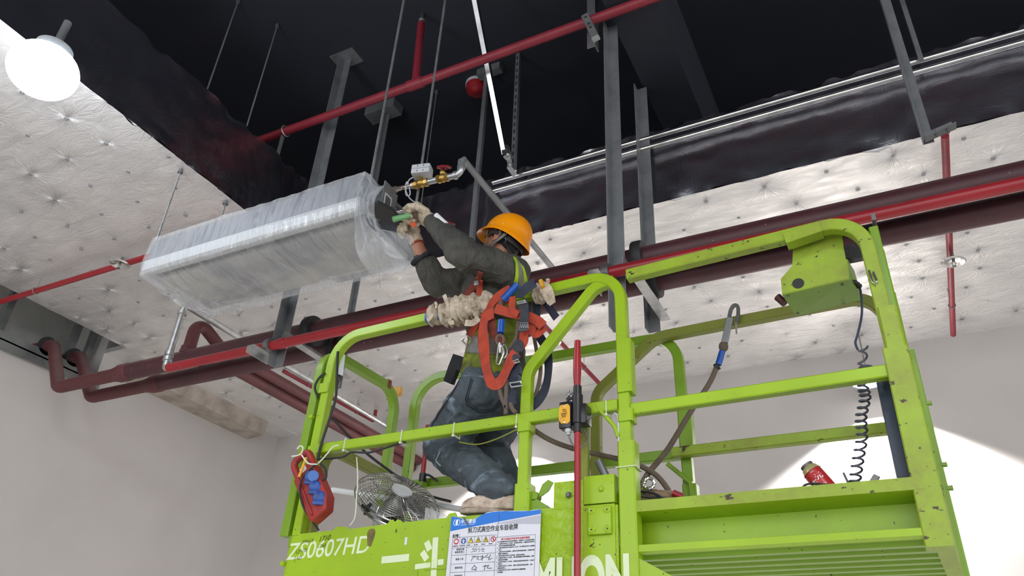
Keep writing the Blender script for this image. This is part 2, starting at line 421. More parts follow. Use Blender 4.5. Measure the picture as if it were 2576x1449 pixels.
M['board_grey'] = simple('grey_print', srgb(178, 180, 192), 0.35)
M['ink'] = simple('black_print', srgb(30, 28, 34), 0.6)
M['ink_red'] = simple('red_print', srgb(190, 30, 50), 0.6)
M['ink_yellow'] = simple('yellow_print', srgb(236, 206, 40), 0.6)
M['ink_blue'] = simple('blue_print', srgb(36, 70, 150), 0.6)
M['stencil'] = simple('white_stencil_paint', srgb(214, 226, 190), 0.6, nscale=18, ncol=srgb(190, 210, 150), namt=(0.55, 0.75))
M['burlap'] = simple('brown_sacking', srgb(150, 128, 104), 0.95, nscale=14, ncol=srgb(110, 90, 70), bump=(80, 0.5, 0.004))
M['pin'] = simple('grey_pin_washer', (0.30, 0.30, 0.31, 1), 0.45, 0.4)
M['green_tool'] = simple('translucent_green_handle', srgb(140, 205, 140), 0.25, Transmission_Weight=0.35)
def emis(name, col, s):
    m = NT(name); m.set(Base_Color=(1, 1, 1, 1)); m.b.inputs['Emission Color'].default_value = col; m.b.inputs['Emission Strength'].default_value = s; return m.m
M['lens'] = emis('lamp_lens', (1, 1, 1, 1), 6.0)
M['lens_left'] = emis('lamp_lens_bright', (0.86, 0.92, 1, 1), 58.0)

# ================================================================ THE ROOM
ZF = 4.80      # foil underside
ZR = 5.44      # top rim of the foil clad drops
ZS = 6.60      # black slab
XL, YB = -3.82, 4.05
YW, XW = 6.80, -6.90
struct(MB().box((-14, -9, -0.1), (14, YW+0.2, 0)).obj('floor', M['floor'], smooth=False), 'grey concrete floor of the hall', 'floor')
struct(MB().box((-14, -9, ZS), (14, YW+0.2, ZS+0.2)).obj('ceiling', M['slab'], smooth=False), 'black painted slab high above the pipes', 'ceiling')
struct(MB().box((XW, YW, 0), (14, YW+0.2, ZS)).obj('wall_far', M['wall'], smooth=False), 'pale far wall behind the lift', 'wall')
w = MB(); w.box((XW-0.2, 4.25, 0), (XW, YW+0.2, ZS)); w.box((XW-0.2, -9, 0), (XW, 4.25, 4.50)); w.box((XW-0.2, -9, 5.3), (XW, 4.25, ZS))
struct(w.obj('wall_left', M['wall'], smooth=False), 'pale left wall with pipes passing through', 'wall')
# recess above the left wall where the pipes pass through
w = MB(); w.box((XW-0.75, -2, 4.3), (XW-0.55, 4.45, 5.4)); w.box((XW-0.6, 4.25, 4.3), (XW-0.2, 4.45, 5.4)); w.box((XW-0.6, -2, 5.3), (XW-0.2, 4.45, 5.4))
struct(w.obj('trim_1', simple('pale_sheet_steel', srgb(172, 172, 167), 0.6, 0.1, nscale=4, ncol=srgb(150, 151, 147)), smooth=False), 'grey sheet steel recess above the left wall', 'recess')
w = MB(); w.box((XW-0.25, -2, 4.47), (XW+0.06, 4.28, 4.485)); w.box((XW+0.045, -2, 4.40), (XW+0.06, 4.28, 4.55)); w.box((XW-0.25, -2, 4.485), (XW-0.235, 4.28, 4.55))
struct(w.obj('trim_2', M['grey_steel'], smooth=False), 'grey steel ledge along the left wall opening', 'ledge')
w = MB()
for y in (3.28, 3.96, 4.14): w.box((XW-0.18, y, 4.485), (XW-0.12, y+0.06, 5.3))
struct(w.obj('trim_3', M['grey_steel'], smooth=False), 'grey steel uprights in the left wall opening', 'upright')
w = MB(); w.slab([V((XW, 4.5, 4.80)), V((-6.62, 4.5, 4.80)), V((-6.65, 4.5, 4.64)), V((XW, 4.5, 4.62))], (0, 1.82, 0))
struct(w.obj('trim_4', M['plaster_beam'], smooth=False), 'rough plaster beam along the top of the left wall', 'beam')
# downstand beam of the slab
struct(MB().box((-1.165, -4, 5.85), (-0.85, YB+2.5, ZS)).obj('trim_5', M['slab'], smooth=False), 'black downstand concrete beam under the slab', 'beam')

def grid_face(o0, du, dv, nu, nv, disp, wob):
    """gridded quad face with small sag/wrinkle displacement along wob"""
    bm = bmesh.new(); o0, du, dv, wob = V(o0), V(du), V(dv), V(wob); vs = []
    for j in range(nv+1):
        r = []
        for i in range(nu+1):
            p = o0+du*(i/nu)+dv*(j/nv)
            e = min(i, nu-i, j, nv-j)
            k = disp*(mnoise.noise(p*2.2)+0.5*mnoise.noise(p*7)+0.25*mnoise.noise(p*17))*(1 if e > 0 else 0.8)
            r.append(bm.verts.new(p+wob*k))
        vs.append(r)
    for j in range(nv):
        for i in range(nu): bm.faces.new((vs[j][i], vs[j][i+1], vs[j+1][i+1], vs[j+1][i]))
    return bm
# foil clad drop ceiling: left part (x < XL) and far part (y > YB)
b = MB()
b.add(grid_face((-6.58, -3.0, ZF), (-6.58*-1+XL, 0, 0), (0, YW+3.0, 0), 46, 160, 0.010, (0, 0, 1)))
b.box((-6.9, 4.25, ZF), (-6.58, YW, ZF+0.05))
lf = struct(b.obj('ceiling', M['foil'], ang=80), 'silver foil faced insulation under the left ceiling drop', 'ceiling insulation')
b = MB(); b.add(grid_face((XL, YB, ZF), (10-XL, 0, 0), (0, YW-YB, 0), 230, 46, 0.012, (0, 0, 1)))
ff = struct(b.obj('ceiling', M['foil'], ang=80), 'silver foil faced insulation under the far ceiling drop', 'ceiling insulation')
def sideface(o0, du, wob, nu, nv, name, label):
    b = MB()
    bm = bmesh.new(); vs = []; o0, du, wob = V(o0), V(du), V(wob)
    for j in range(nv+1):
        r = []; t = j/nv
        for i in range(nu+1):
            p = o0+du*(i/nu)+V((0, 0, 1))*(ZR-ZF)*t
            k = 0.012*(mnoise.noise(V((p.x*2.5, p.y*2.5, p.z*1.2)))+0.6*mnoise.noise(p*8))
            edge = max(0, 1-t*7)+max(0, t*7-6)
            k += edge*0.03*mnoise.noise(p*14)
            z = edge*0.022*mnoise.noise(p*9+V((5, 5, 5)))
            r.append(bm.verts.new(p+wob*k+V((0, 0, z))))
        vs.append(r)
    for j in range(nv):
        for i in range(nu): bm.faces.new((vs[j][i], vs[j][i+1], vs[j+1][i+1], vs[j+1][i]))
    top = V((0, 0, 0))-wob*0.6
    e = [bm.verts.new(v.co+top) for v in vs[-1]]
    for i in range(nu): bm.faces.new((vs[-1][i], vs[-1][i+1], e[i+1], e[i]))
    b.add(bm)
    return struct(b.obj(name, M['foil_side_shaded'], ang=80), label, 'ceiling insulation')
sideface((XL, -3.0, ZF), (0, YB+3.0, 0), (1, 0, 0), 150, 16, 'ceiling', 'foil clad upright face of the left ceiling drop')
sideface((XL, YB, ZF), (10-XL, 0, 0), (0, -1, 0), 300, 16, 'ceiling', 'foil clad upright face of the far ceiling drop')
# insulation pins: washers on a lattice; the hundred that show largest as parts, the rest as one
def pinxy(i, row): return ((i+0.25*math.sin(row*2.7))*PIN, row*PINY)
def seen(p, m=10):
    c = RC @ (np.array(p)-CAM)
    if c[2] > -0.1: return False
    x = 1288+FPX*c[0]/-c[2]; y = 724.5-FPX*c[1]/-c[2]
    return -m < x < 2576+m and -m < y < 1449+m
pinme = None
for host, x0, x1, y0, y1 in ((lf, -6.5, XL-0.05, 0.0, YW-0.1), (ff, XL+0.05, 9, YB+0.06, YW-0.1)):
    L = []
    for row in range(int(y0/PINY)-1, int(y1/PINY)+2):
        for i in range(-26, 34):
            x, y = pinxy(i, row)
            if x0 < x < x1 and y0 < y < y1 and seen((x, y, ZF), 40):
                L.append((V((x, y, ZF))-V(CAM)).length and ((V((x, y, ZF))-V(CAM)).length, x, y))
    L.sort()
    for d, x, y in L[:100]:
        if pinme is None:
            o = MB().lathe([(0.0, -0.006), (0.004, -0.006), (0.005, -0.002), (0.013, -0.002), (0.014, 0.002), (0.0, 0.002)], Matrix(), 12).obj('insulation_pin', M['pin'], host)
            pinme = o.data
        else:
            o = bpy.data.objects.new('insulation_pin', pinme); COL.objects.link(o); o.parent = host
        o.location = V((x, y, ZF-0.004))-WORG[host.name]
    if len(L) > 100:
        b = MB()
        for d, x, y in L[100:]: b.lathe([(0.0, -0.006), (0.004, -0.006), (0.005, -0.002), (0.013, -0.002), (0.014, 0.002), (0.0, 0.002)], Matrix.Translation((x, y, ZF-0.004)), 8)
        o = b.obj('insulation_pin', M['pin'], host); o['kind'] = 'stuff'

# ---------------------------------------------------------------- lamps
def high_bay(p, label, r=0.135, lens='lens', drop=ZF):
    t = thing('high_bay_lamp', label, 'lamp', (p[0], p[1], p[2]-0.02), 'high bay lamps')
    T = Matrix.Translation(p)
    MB().lathe([(0.0, -0.012), (r*0.9, -0.008), (r*0.94, 0.0), (0, 0.002)], T, 40).obj('lens', M[lens], t)
    h = MB(); h.lathe([(0, 0.004), (r*0.95, 0.004), (r*0.95, -0.012), (r, -0.012), (r*1.02, 0.02), (r*0.92, 0.045), (r*0.5, 0.07), (r*0.42, 0.13), (0, 0.135)], T, 40)
    for k in range(16):
        a = k*PI/8; h.box((0.05, -0.003, 0.03), (r*0.9, 0.003, 0.085), T @ Matrix.Rotation(a, 4, 'Z'))
    h.obj('housing', M['darkblue'], t)
    MB().tube([V(p)+V((0, 0, 0.12)), V((p[0], p[1], drop))], 0.006, 8).obj('hanging_rod', M['galv_dull'], t)
high_bay(LAMP_R, 'round black lamp by the far wall with glowing white underside, right end of the lift')
high_bay(LAMP_M, 'round black lamp by the far wall, mostly hidden behind the worker and inner post')
t = thing('globe_lamp', 'dazzling round white lamp under the foil in the upper left corner', 'lamp', LAMP_L)
MB().ball(LAMP_L, (0.165, 0.165, 0.135), 32).obj('diffuser', M['lens_left'], t)
MB().lathe([(0, 0.12), (0.09, 0.11), (0.09, 0.16), (0.02, 0.18), (0.02, ZF-LAMP_L[2]), (0, ZF-LAMP_L[2])], Matrix.Translation(LAMP_L), 24).obj('lamp_base', M['galv_dull'], t)

# ================================================================ PIPES
def pipe(name, label, mat, P, r, cat='pipe', fillet=None, group=None, seg=20, flanges=(), collars=()):
    PP = fil(P, fillet, 8) if fillet else P
    o = MB().tube(PP, r, seg).obj(name, mat); tag(o, label, cat, group); return o
# two large main pipes
YA, YBp, ZP = 3.550, 3.805, 4.038
for nm, y, x0, lab in (('water_main_pipe', YA, -5.45, 'upper of the two thick maroon mains, nearer the fan coil unit'), ('water_main_pipe', YBp, -5.38, 'lower of the two thick maroon mains, farther from the camera')):
    t = thing(nm, lab, 'pipe', (x0, y, ZP-0.07), 'maroon water mains')
    MB().tube([V((x0, y, ZP)), V((6, y, ZP))], 0.068, 28).obj('pipe_run', M['maroon_dark'], t)
    MB().lathe([(0.052, -0.09), (0.056, -0.08), (0.068, -0.01), (0.073, 0.0), (0.073, 0.10), (0.067, 0.11)], frame_to((x0, y, ZP), (x0+1, y, ZP)), 28).obj('reducer', M['maroon'], t)
    if y == YA: E1 = at(150, 965, y=y); E1.z = ZP; E2 = at(118, 872, x=-6.86)
    else: E1 = at(232, 993, y=y); E1.z = ZP; E2 = at(185, 900, x=-6.86)
    E3 = E2+V((-0.5, -0.02, 0.0))
    MB().tube(fil([V((x0, y, ZP)), E1, E2+V((0.10, 0, 0)), E3], [0.13, 0.12], 8), 0.054, 24).obj('elbow_run', M['maroon'], t)
    MB().lathe([(0.058, -0.01), (0.085, -0.01), (0.09, 0.0), (0.09, 0.02), (0.058, 0.02)], frame_to(E2, E2+V((1, 0, 0))), 24).obj('wall_collar', M['black'], t)
# two branches towards the far wall
bt = []
for (pa, pb, zz, yy0, lab, rise) in (((700, 966), (1014, 1130), 4.27, 3.62, 'upper maroon branch pipe running back to the far wall', 1), ((700, 1003), (1014, 1152), 4.20, 3.86, 'lower maroon branch pipe running back to the far wall', 0)):
    a = at(*pa, z=zz); b_ = at(*pb, z=zz); xb = (a.x+b_.x)/2
    t = thing('branch_pipe', lab, 'pipe', (xb, yy0, ZP), 'maroon branch pipes')
    y1 = YA if rise else YBp
    MB().tube(fil([V((xb, y1, ZP+0.03)), V((xb, y1, zz+(0.12 if rise else 0.14))), V((xb, y1+0.28, zz)), V((xb, YW-0.02, zz))], [0.08, 0.08], 8), 0.048, 22).obj('pipe_run', M['maroon'], t)
    MB().lathe([(0.06, 0), (0.064, 0.01), (0.058, 0.06), (0.05, 0.07)], Matrix.Translation((xb, y1, ZP+0.04)), 22).obj('tee_collar', M['maroon'], t)
# bright red pipe in front with its galvanised riser up to the fan coil
YR = 3.30
ra = at(424, 912, y=YR); rb = at(1000, 762, y=YR); ZRD = 3.825
t = thing('sprinkler_main', 'bright red pipe running in front of the two thick maroon mains', 'pipe', (ra.x, YR, ZRD-0.04))
MB().tube([V((ra.x+0.02, YR, ZRD)), V((6, YR, ZRD))], 0.033, 24).obj('pipe_run', M['red'], t)
MB().lathe([(0.033, 0), (0.038, 0.003), (0.038, 0.05), (0.033, 0.055)], frame_to((at(705, 858, y=YR).x, YR, ZRD), (6, YR, ZRD)), 24).obj('coupling', M['red'], t)
gx = ra.x-0.02
gtop = at(462, 775, y=YR)
t = thing('galvanised_riser', 'galvanised pipe dropping from behind the wrapped unit to the red pipe', 'pipe', (gx, YR, ZRD-0.04))
yfar = YW-0.6
zg = gtop.z+0.03
MB().tube(fil([V((gx+0.06, YR, ZRD)), V((gx, YR, ZRD)), V((gx, YR, zg)), V((gx-0.0, yfar, zg))], [0.035, 0.045], 8), 0.024, 18).obj('pipe_run', M['galv'], t)
for zz in (ZRD+0.06, ZRD+0.10, zg-0.09):
    MB().lathe([(0.025, 0), (0.034, 0.004), (0.034, 0.03), (0.025, 0.034)], Matrix.Translation((gx, YR, zz)), 18).obj('coupling', M['galv'], t)
MB().lathe([(0.025, 0), (0.036, 0.006), (0.036, 0.07), (0.025, 0.076)], frame_to((gx, 4.95, zg), (gx, 9, zg)), 18).obj('coupling', M['galv'], t)
# upper red pipe in the void with riser and bracket
zu, yu = 5.80, 3.238
t = thing('upper_sprinkler_pipe', 'thin red pipe crossing the black void above the unit', 'pipe', (-2.4, yu, zu-0.03))
MB().tube([V((-6.85, yu, zu)), V((3.0, yu, zu))], 0.034, 18).obj('pipe_run', M['red_dark'], t)
tx = at(1045, 210, y=yu).x
MB().lathe([(0.036, -0.07), (0.042, -0.065), (0.042, 0.065), (0.036, 0.07)], frame_to((tx, yu, zu), (9, yu, zu)), 18).obj('tee', M['red_dark'], t)
rt = at(1065, 28, y=yu)
MB().tube([V((tx, yu, zu)), V((rt.x, yu, ZS-0.12))], 0.030, 16).obj('riser', M['red_dark'], t)
MB().lathe([(0.02, 0), (0.03, 0.005), (0.022, 0.02), (0.03, 0.035), (0.018, 0.05), (0.018, 0.12)], Matrix.Translation((rt.x, yu, ZS-0.12)), 14).obj('riser_cap', M['steel_dark'], t)
hk = at(712, 355, y=yu)
MB().tube([V((hk.x, yu+0.045*math.cos(a), zu+0.045*math.sin(a))) for a in [k*PI/8 for k in range(16)]], 0.006, 6, closed=True).obj('pipe_clip', M['galv'], t)
# slotted support holding the upper red pipe on the right
t = thing('pipe_bracket', 'short bright slotted bracket holding the upper red pipe on the right', 'bracket', at(1480, 70, y=yu))
a = at(1473, 42, y=yu-0.05); c = at(1499, 97, y=yu-0.05)
bk = MB().rtube([a, c], 0.045, 0.05, (0, 1, 0)); bk.mark()
for k in (0.15, 0.45, 0.62): p = V(a).lerp(V(c), k)+V((0, -0.024, 0)); bk.tube([p, p+V((0, -0.004, 0))], 0.009, 8)
bk.paint(1); bk.obj('bracket_arm', [M['galv'], M['black']], t)
q = at(1500, 60, y=yu+0.10)
MB().angle([V((q.x, yu+0.08, zu-0.16)), V((q.x, yu+0.08, ZS))], 0.06, 0.005, (0, 1, 0)).obj('bracket_post', M['galv_dull'], t)

# small sprinkler pipes under the foil
def sprinkler(P0, tilt, t0, r=0.075):
    T = Matrix.Translation(P0) @ Matrix.Rotation(tilt, 4, 'Y')
    t = MB().lathe([(0.0, 0.012), (r*0.35, 0.010), (r*0.55, -0.004), (r*0.9, -0.010), (r, -0.002), (r*0.97, 0.0), (r*0.9, -0.006), (r*0.5, 0.0), (0.0, 0.015)], T, 32).obj('sprinkler_head', M['chrome'], t0)
    k = MB().tube([T @ V((0, 0, 0.0)), T @ V((0, 0, 0.06))], 0.009, 10)
    for s in (-1, 1): k.tube([T @ V((s*0.004, 0, 0)), T @ V((s*0.013, 0, -0.018)), T @ V((0, 0, -0.036))], 0.0028, 6)
    k.lathe([(0, -0.036), (0.014, -0.037), (0.014, -0.040), (0, -0.040)], T, 14); k.obj('deflector', M['steel_dark'], t)
def sprinkler_pipe(label, mat, P, r, head, tilt, tee=None):
    t = thing('sprinkler_pipe', label, 'pipe', P[0], 'small red sprinkler pipes')
    MB().tube(P, r, 20).obj('pipe_run', mat, t)
    d_ = V(P[1])-V(P[0])
    for f in (0.25, 0.8):
        q = V(P[0])+d_*f; u_ = d_.normalized(); w_ = V((0, 0, 1)); v_ = u_.cross(w_)
        k = MB(); k.tube([q+(v_*math.cos(a)+w_*math.sin(a))*(r+0.003) for a in [j*PI/8 for j in range(16)]], 0.003, 6, closed=True); k.tube([q+w_*(r+0.003), V((q.x, q.y, ZF))], 0.003, 6); k.obj('hanger_clip', M['galv_dull'], t)
    sprinkler(V(head), tilt, t)
zs_ = 4.65
sprinkler_pipe('red pipe under the foil at the far right with a chrome plate', M['red_dark'], [V((0.568, 3.9, zs_)), V((0.568, 6.45, zs_))], 0.021, (0.575, 5.17, zs_-0.07), 0.1)
sprinkler_pipe('red pipe under the foil behind the hanging harness', M['red_dark'], [V((-2.44, 4.2, zs_)), V((-2.44, 6.40, zs_))], 0.021, (-2.44, 5.27, zs_-0.07), -0.1)
sprinkler_pipe('short red pipe under the foil just left of the lift, ending in a capped elbow', M['red_dark'], fil([V((-5.19, 5.0, zs_)), V((-5.13, 6.42, zs_)), V((-5.13, 6.42, zs_+0.13))], 0.03), 0.020, at(726, 972, z=zs_-0.06), 0.0)
yy = 3.03
sprinkler_pipe('red pipe running from the left wall to behind the wrapped unit', M['red'], [V((XW+0.02, yy, 4.68)), V((-3.95, yy, 4.68))], 0.024, at(302, 664, z=4.61), 0.0)
# two slim conduits along the rim of the far drop
for px, z_, lab in ((0, 5.250, 'lower of the two silver conduits along the rim of the far drop'), (1, 5.335, 'upper of the two silver conduits along the rim of the far drop')):
    o = MB().tube([V((-2.42+0.03*px, 3.99, z_)), V((6, 3.99, z_))], 0.018, 14).obj('conduit', M['chrome']); tag(o, lab, 'conduit', 'rim conduits')

# ---------------------------------------------------------------- hangers
def hanger(xc, zt, zb, label, rear_top, w=0.062, w2=0.075):
    t = thing('pipe_hanger', label, 'hanger', (xc, 3.34, zb), 'steel pipe hangers')
    MB().angle([V((xc-w/2, 3.38, zb)), V((xc-w/2, 3.38, zt))], w, 0.006, (0, -1, 0)).obj('post', M['galv_dull'], t)
    MB().angle([V((xc-w2/2, 4.0, 3.80)), V((xc-w2/2, 4.0, rear_top))], w2, 0.006, (0, -1, 0)).obj('post', M['galv_dull'], t)
    if zt > 6:
        MB().box((xc-0.12, 3.28, zt), (xc+0.12, 3.44, zt+0.012)).obj('top_plate', M['galv_dull'], t)
        MB().box((xc-0.08, 3.93, rear_top), (xc+0.08, 4.03, rear_top+0.012)).obj('top_plate', M['galv_dull'], t)
    MB().angle([V((xc+w/2, 3.33, 3.878)), V((xc+w/2, 4.02, 3.878))], 0.06, 0.006, (0, 0, 1)).obj('strut', M['galv'], t)
    for y in (YA, YBp):
        MB().lathe([(0.070, -0.03), (0.105, -0.03), (0.108, -0.02), (0.108, 0.02), (0.105, 0.03), (0.070, 0.03)], frame_to((xc+0.07, y, ZP), (9, y, ZP)), 26).obj('pipe_support', M['black'], t)
    zz = ZRD-0.045
    MB().box((xc-0.10, YR-0.13, zz-0.006), (xc-0.04, 3.37, zz)).obj('bracket_arm', M['galv'], t)
    MB().box((xc-0.10, YR-0.13, zz-0.05), (xc-0.095, 3.37, zz)).obj('bracket_arm', M['galv'], t)
    MB().lathe([(0.037, -0.02), (0.05, -0.02), (0.05, 0.02), (0.037, 0.02)], frame_to((xc-0.04, YR, ZRD), (9, YR, ZRD)), 18).obj('pipe_clamp', M['steel_dark'], t)
hanger(-1.178, 5.838, 3.50, 'wide steel hanger under the black beam, carrying the mains right of the worker', 5.838, 0.075)
hanger(-3.56, ZS-0.012, 3.70, 'steel hanger behind the wrapped unit with scorched weld, carrying the mains', ZS-0.012, 0.075, 0.04)
# slim hanger post behind the worker
t = thing('slim_hanger_post', 'slim steel post with top plate hanging behind the worker', 'hanger', (-2.49, 3.96, 4.78))
MB().angle([V((-2.505, 3.96, 4.78)), V((-2.505, 3.96, ZS-0.06))], 0.035, 0.004, (0, 1, 0)).obj('post', M['galv_dull'], t)
MB().box((-2.60, 3.93, ZS-0.07), (-2.38, 4.0, ZS)).obj('top_plate', M['galv_dull'], t)
# right hand hanger
hr = at(2228, 0, y=3.34).x
t = thing('angle_hanger', 'steel angle hanger with a short foot at the far right', 'hanger', (0.42, 3.34, 4.2))
MB().angle([V((0.39, 3.36, 4.205)), V((0.39, 3.36, ZS))], 0.05, 0.005, (0, -1, 0)).obj('post', M['galv_dull'], t)
MB().angle([V((0.40, 3.34, 4.20)), V((0.54, 3.34, 4.235))], 0.05, 0.005, (0, 0, 1)).obj('foot', M['galv_dull'], t)
for u in (0.45, 0.5): MB().tube([V((u, 3.31, 4.235)), V((u, 3.31, 4.20))], 0.006, 6).obj('bolt', M['steel_dark'], t)
tag(MB().angle([V((0.56, 3.93, 5.26)), V((0.56, 3.93, ZS))], 0.03, 0.004, (0, -1, 0)).obj('slim_angle_post', M['galv_dull']), 'slim dark angle post behind the right hand hanger', 'hanger')
# slotted channels
def channel(a, b, w, name, label, mat, sl=0.075):
    a, b = V(a), V(b); t = thing(name, label, 'channel', b); d = (b-a).normalized()
    k = MB(); k.sweep([a, b], [(-w/2, -w/2), (w/2, -w/2), (w/2, -w/2+0.006), (-w/2+0.004, -w/2+0.006), (-w/2+0.004, w/2-0.006), (w/2, w/2-0.006), (w/2, w/2), (-w/2, w/2)], N=(0, 1, 0)); k.mark(); L = (b-a).length; n = int(L/sl); s = d.cross(V((0, 1, 0))).normalized()
    for i in range(n):
        p = a+d*(sl*(i+0.5))+V((0, -w/2-0.0006, 0)); q = p+d*sl*0.5
        k.slab([p-s*0.007, q-s*0.007, q+s*0.007, p+s*0.007], (0, 0.001, 0))
    k.paint(1); k.obj('rail', [mat, M['black']], t); return t
sb = V((-2.225, 3.86, 5.46)); st_ = at(1195, 0, z=6.35)
channel(st_+(st_-sb).normalized()*0.22, sb, 0.036, 'slotted_brace', 'bright slotted steel brace slanting down to the rim conduits', M['chrome'])
t = thing('brace_joint', 'bolted steel joint at the foot of the slotted brace', 'joint', at(1285, 435, y=3.88))
MB().rtube([at(1271, 372, y=3.85), at(1277, 395, y=3.85)], 0.05, 0.055, (0, 1, 0)).obj('sleeve', M['chrome'], t)
MB().rtube([at(1277, 394, y=3.86), at(1283, 408, y=3.87), at(1281, 420, y=3.87), at(1296, 442, y=3.93)], 0.012, 0.04, (0, 1, 0)).obj('hinge_plate', M['galv'], t)
for p in ((1277, 388), (1283, 415), (1297, 430)): MB().tube([at(*p, y=3.80), at(*p, y=3.86)], 0.009, 8).obj('bolt', M['chrome'], t)
channel(V((-2.20, 3.93, ZS)), V((-2.18, 3.93, 5.32)), 0.034, 'slotted_hanger', 'dull slotted steel hanger behind the slanting brace', M['galv_dull'])
# threaded rods
def rod(x, y, z0, z1, label, r=0.006, m='galv'):
    t = thing('threaded_rod', label, 'rod', (x, y, z0), 'threaded hanger rods')
    MB().tube([V((x, y, z0)), V((x, y, z1))], r, 8).obj('rod', M[m], t)
    MB().lathe([(0, -0.03), (0.018, -0.03), (0.018, -0.018), (0.012, -0.018), (0.012, 0), (0, 0)], Matrix.Translation((x, y, z1)), 8).obj('anchor_nut', M['steel_dark'], t)
rod(-3.893, 2.47, 4.22, ZF, 'rod at the left front corner of the wrapped unit')
rod(-3.868, 2.855, 4.22, ZF, 'rod at the left back corner of the wrapped unit')
rod(-2.32, 2.56, 4.20, ZS, 'long rod at the right front corner of the wrapped unit, nearest the plastic bunch', 0.008)
rod(-2.17, 2.80, 4.10, ZS, 'long rod passing behind the white valve actuator', 0.008)
rod(-3.86, 2.83, ZR, ZS, 'thin rod rising from the rim of the left drop, nearer the red pipe', 0.006, 'galv_dull')
rod(-3.98, 2.51, ZR, ZS, 'thin rod rising from the rim of the left drop, nearer the lamp', 0.006, 'galv_dull')
rod(-3.05, 4.0, 5.3, ZS, 'thin dark rod hanging in the void behind the unit', 0.005, 'galv_dull')
# post clip in the void: boxed bracket
t = thing('ceiling_bracket', 'dark boxed steel bracket on the slab above the unit', 'bracket', at(962, 276, z=ZS-0.05))
c = at(962, 276, z=ZS-0.05)
MB().box((c.x-0.16, c.y-0.05, ZS-0.10), (c.x+0.16, c.y+0.09, ZS)).obj('plate', M['galv_dull'], t)
# red alarm
c = at(1199, 222, z=ZS-0.05)
t = thing('smoke_detector', 'round red detector on the black slab beside the slim post', 'detector', c)
MB().lathe([(0, -0.06), (0.04, -0.055), (0.05, -0.045), (0.085, -0.035), (0.095, 0.0), (0.095, 0.02), (0, 0.02)], Matrix.Translation(c), 28).obj('body', M['red'], t)
MB().lathe([(0, 0), (0.1, 0), (0.1, 0.03), (0, 0.03)], Matrix.Translation(c+V((0, 0, 0.02))), 28).obj('base', M['grey_plastic'], t)
# slim fittings behind the unit at the left
t = thing('slim_strut', 'slim steel strut hanging from the upper red pipe clip', 'strut', (hk.x, yu, 5.3))
MB().angle([V((hk.x-0.02, yu+0.02, zu-0.04)), V((hk.x-0.02, yu+0.02, 4.9))], 0.035, 0.004, (0, -1, 0)).obj('post', M['galv_dull'], t)

# ================================================================ FAN COIL UNIT AND ITS PLASTIC
YU0, YU1, ZU0, ZU1, XU0, XU1 = 2.475, 2.96, 4.005, 4.235, -3.93, -2.30
t = thing('fan_coil_unit', 'long galvanised fan coil unit wrapped in clear plastic', 'air conditioner', (-3.1, 2.7, ZU0))
MB().box((XU0, YU0, ZU0+0.03), (XU1, YU1, ZU1), bev=0.006).obj('casing', simple('unit_casing', (0.11, 0.125, 0.16, 1), 0.5, 0.3, nscale=4, ncol=(0.09, 0.10, 0.13, 1)), t)
MB().box((XU0-0.005, YU0-0.012, ZU0+0.0), (XU1+0.02, YU0+0.06, ZU0+0.075), bev=0.012).obj('insulated_lip', simple('pale_insulation', (0.48, 0.49, 0.49, 1), 0.7), t)
MB().box((XU0+0.05, YU0+0.10, ZU0-0.01), (XU1-0.02, YU1+0.03, ZU0+0.03), bev=0.01).obj('drain_pan', simple('cream_pan', (0.40, 0.385, 0.34, 1), 0.6, nscale=2.5, ncol=(0.20, 0.20, 0.22, 1), namt=(0.42, 0.56)), t)
MB().box((XU1+0.0, YU0+0.05, ZU0+0.01), (XU1+0.135, YU0+0.15, ZU1-0.075), bev=0.004).obj('coil_box', M['grey_steel'], t)
cp = at(975, 480, y=2.60)
ep = MB(); ep.box((XU1+0.135, YU0+0.02, ZU0-0.01), (XU1+0.141, YU0+0.12, ZU1-0.07)); ep.obj('end_plate', M['grey_steel'], t)
lb = MB(); lb.box((XU1+0.141, YU0+0.035, ZU0+0.01), (XU1+0.143, YU0+0.095, ZU0+0.09)); lb.mark(); lb.box((XU1+0.1433, YU0+0.042, ZU0+0.02), (XU1+0.1435, YU0+0.088, ZU0+0.08)); lb.paint(1); lb.obj('rating_label', [M['grey_plastic'], M['steel_dark']], t)
MB().slab([at(p[0], p[1], z=3.985) for p in ((926, 520), (950, 512), (986, 530), (1013, 560), (1010, 574), (945, 549))], (0, 0, 0.022)).obj('drip_tray', M['black'], t)
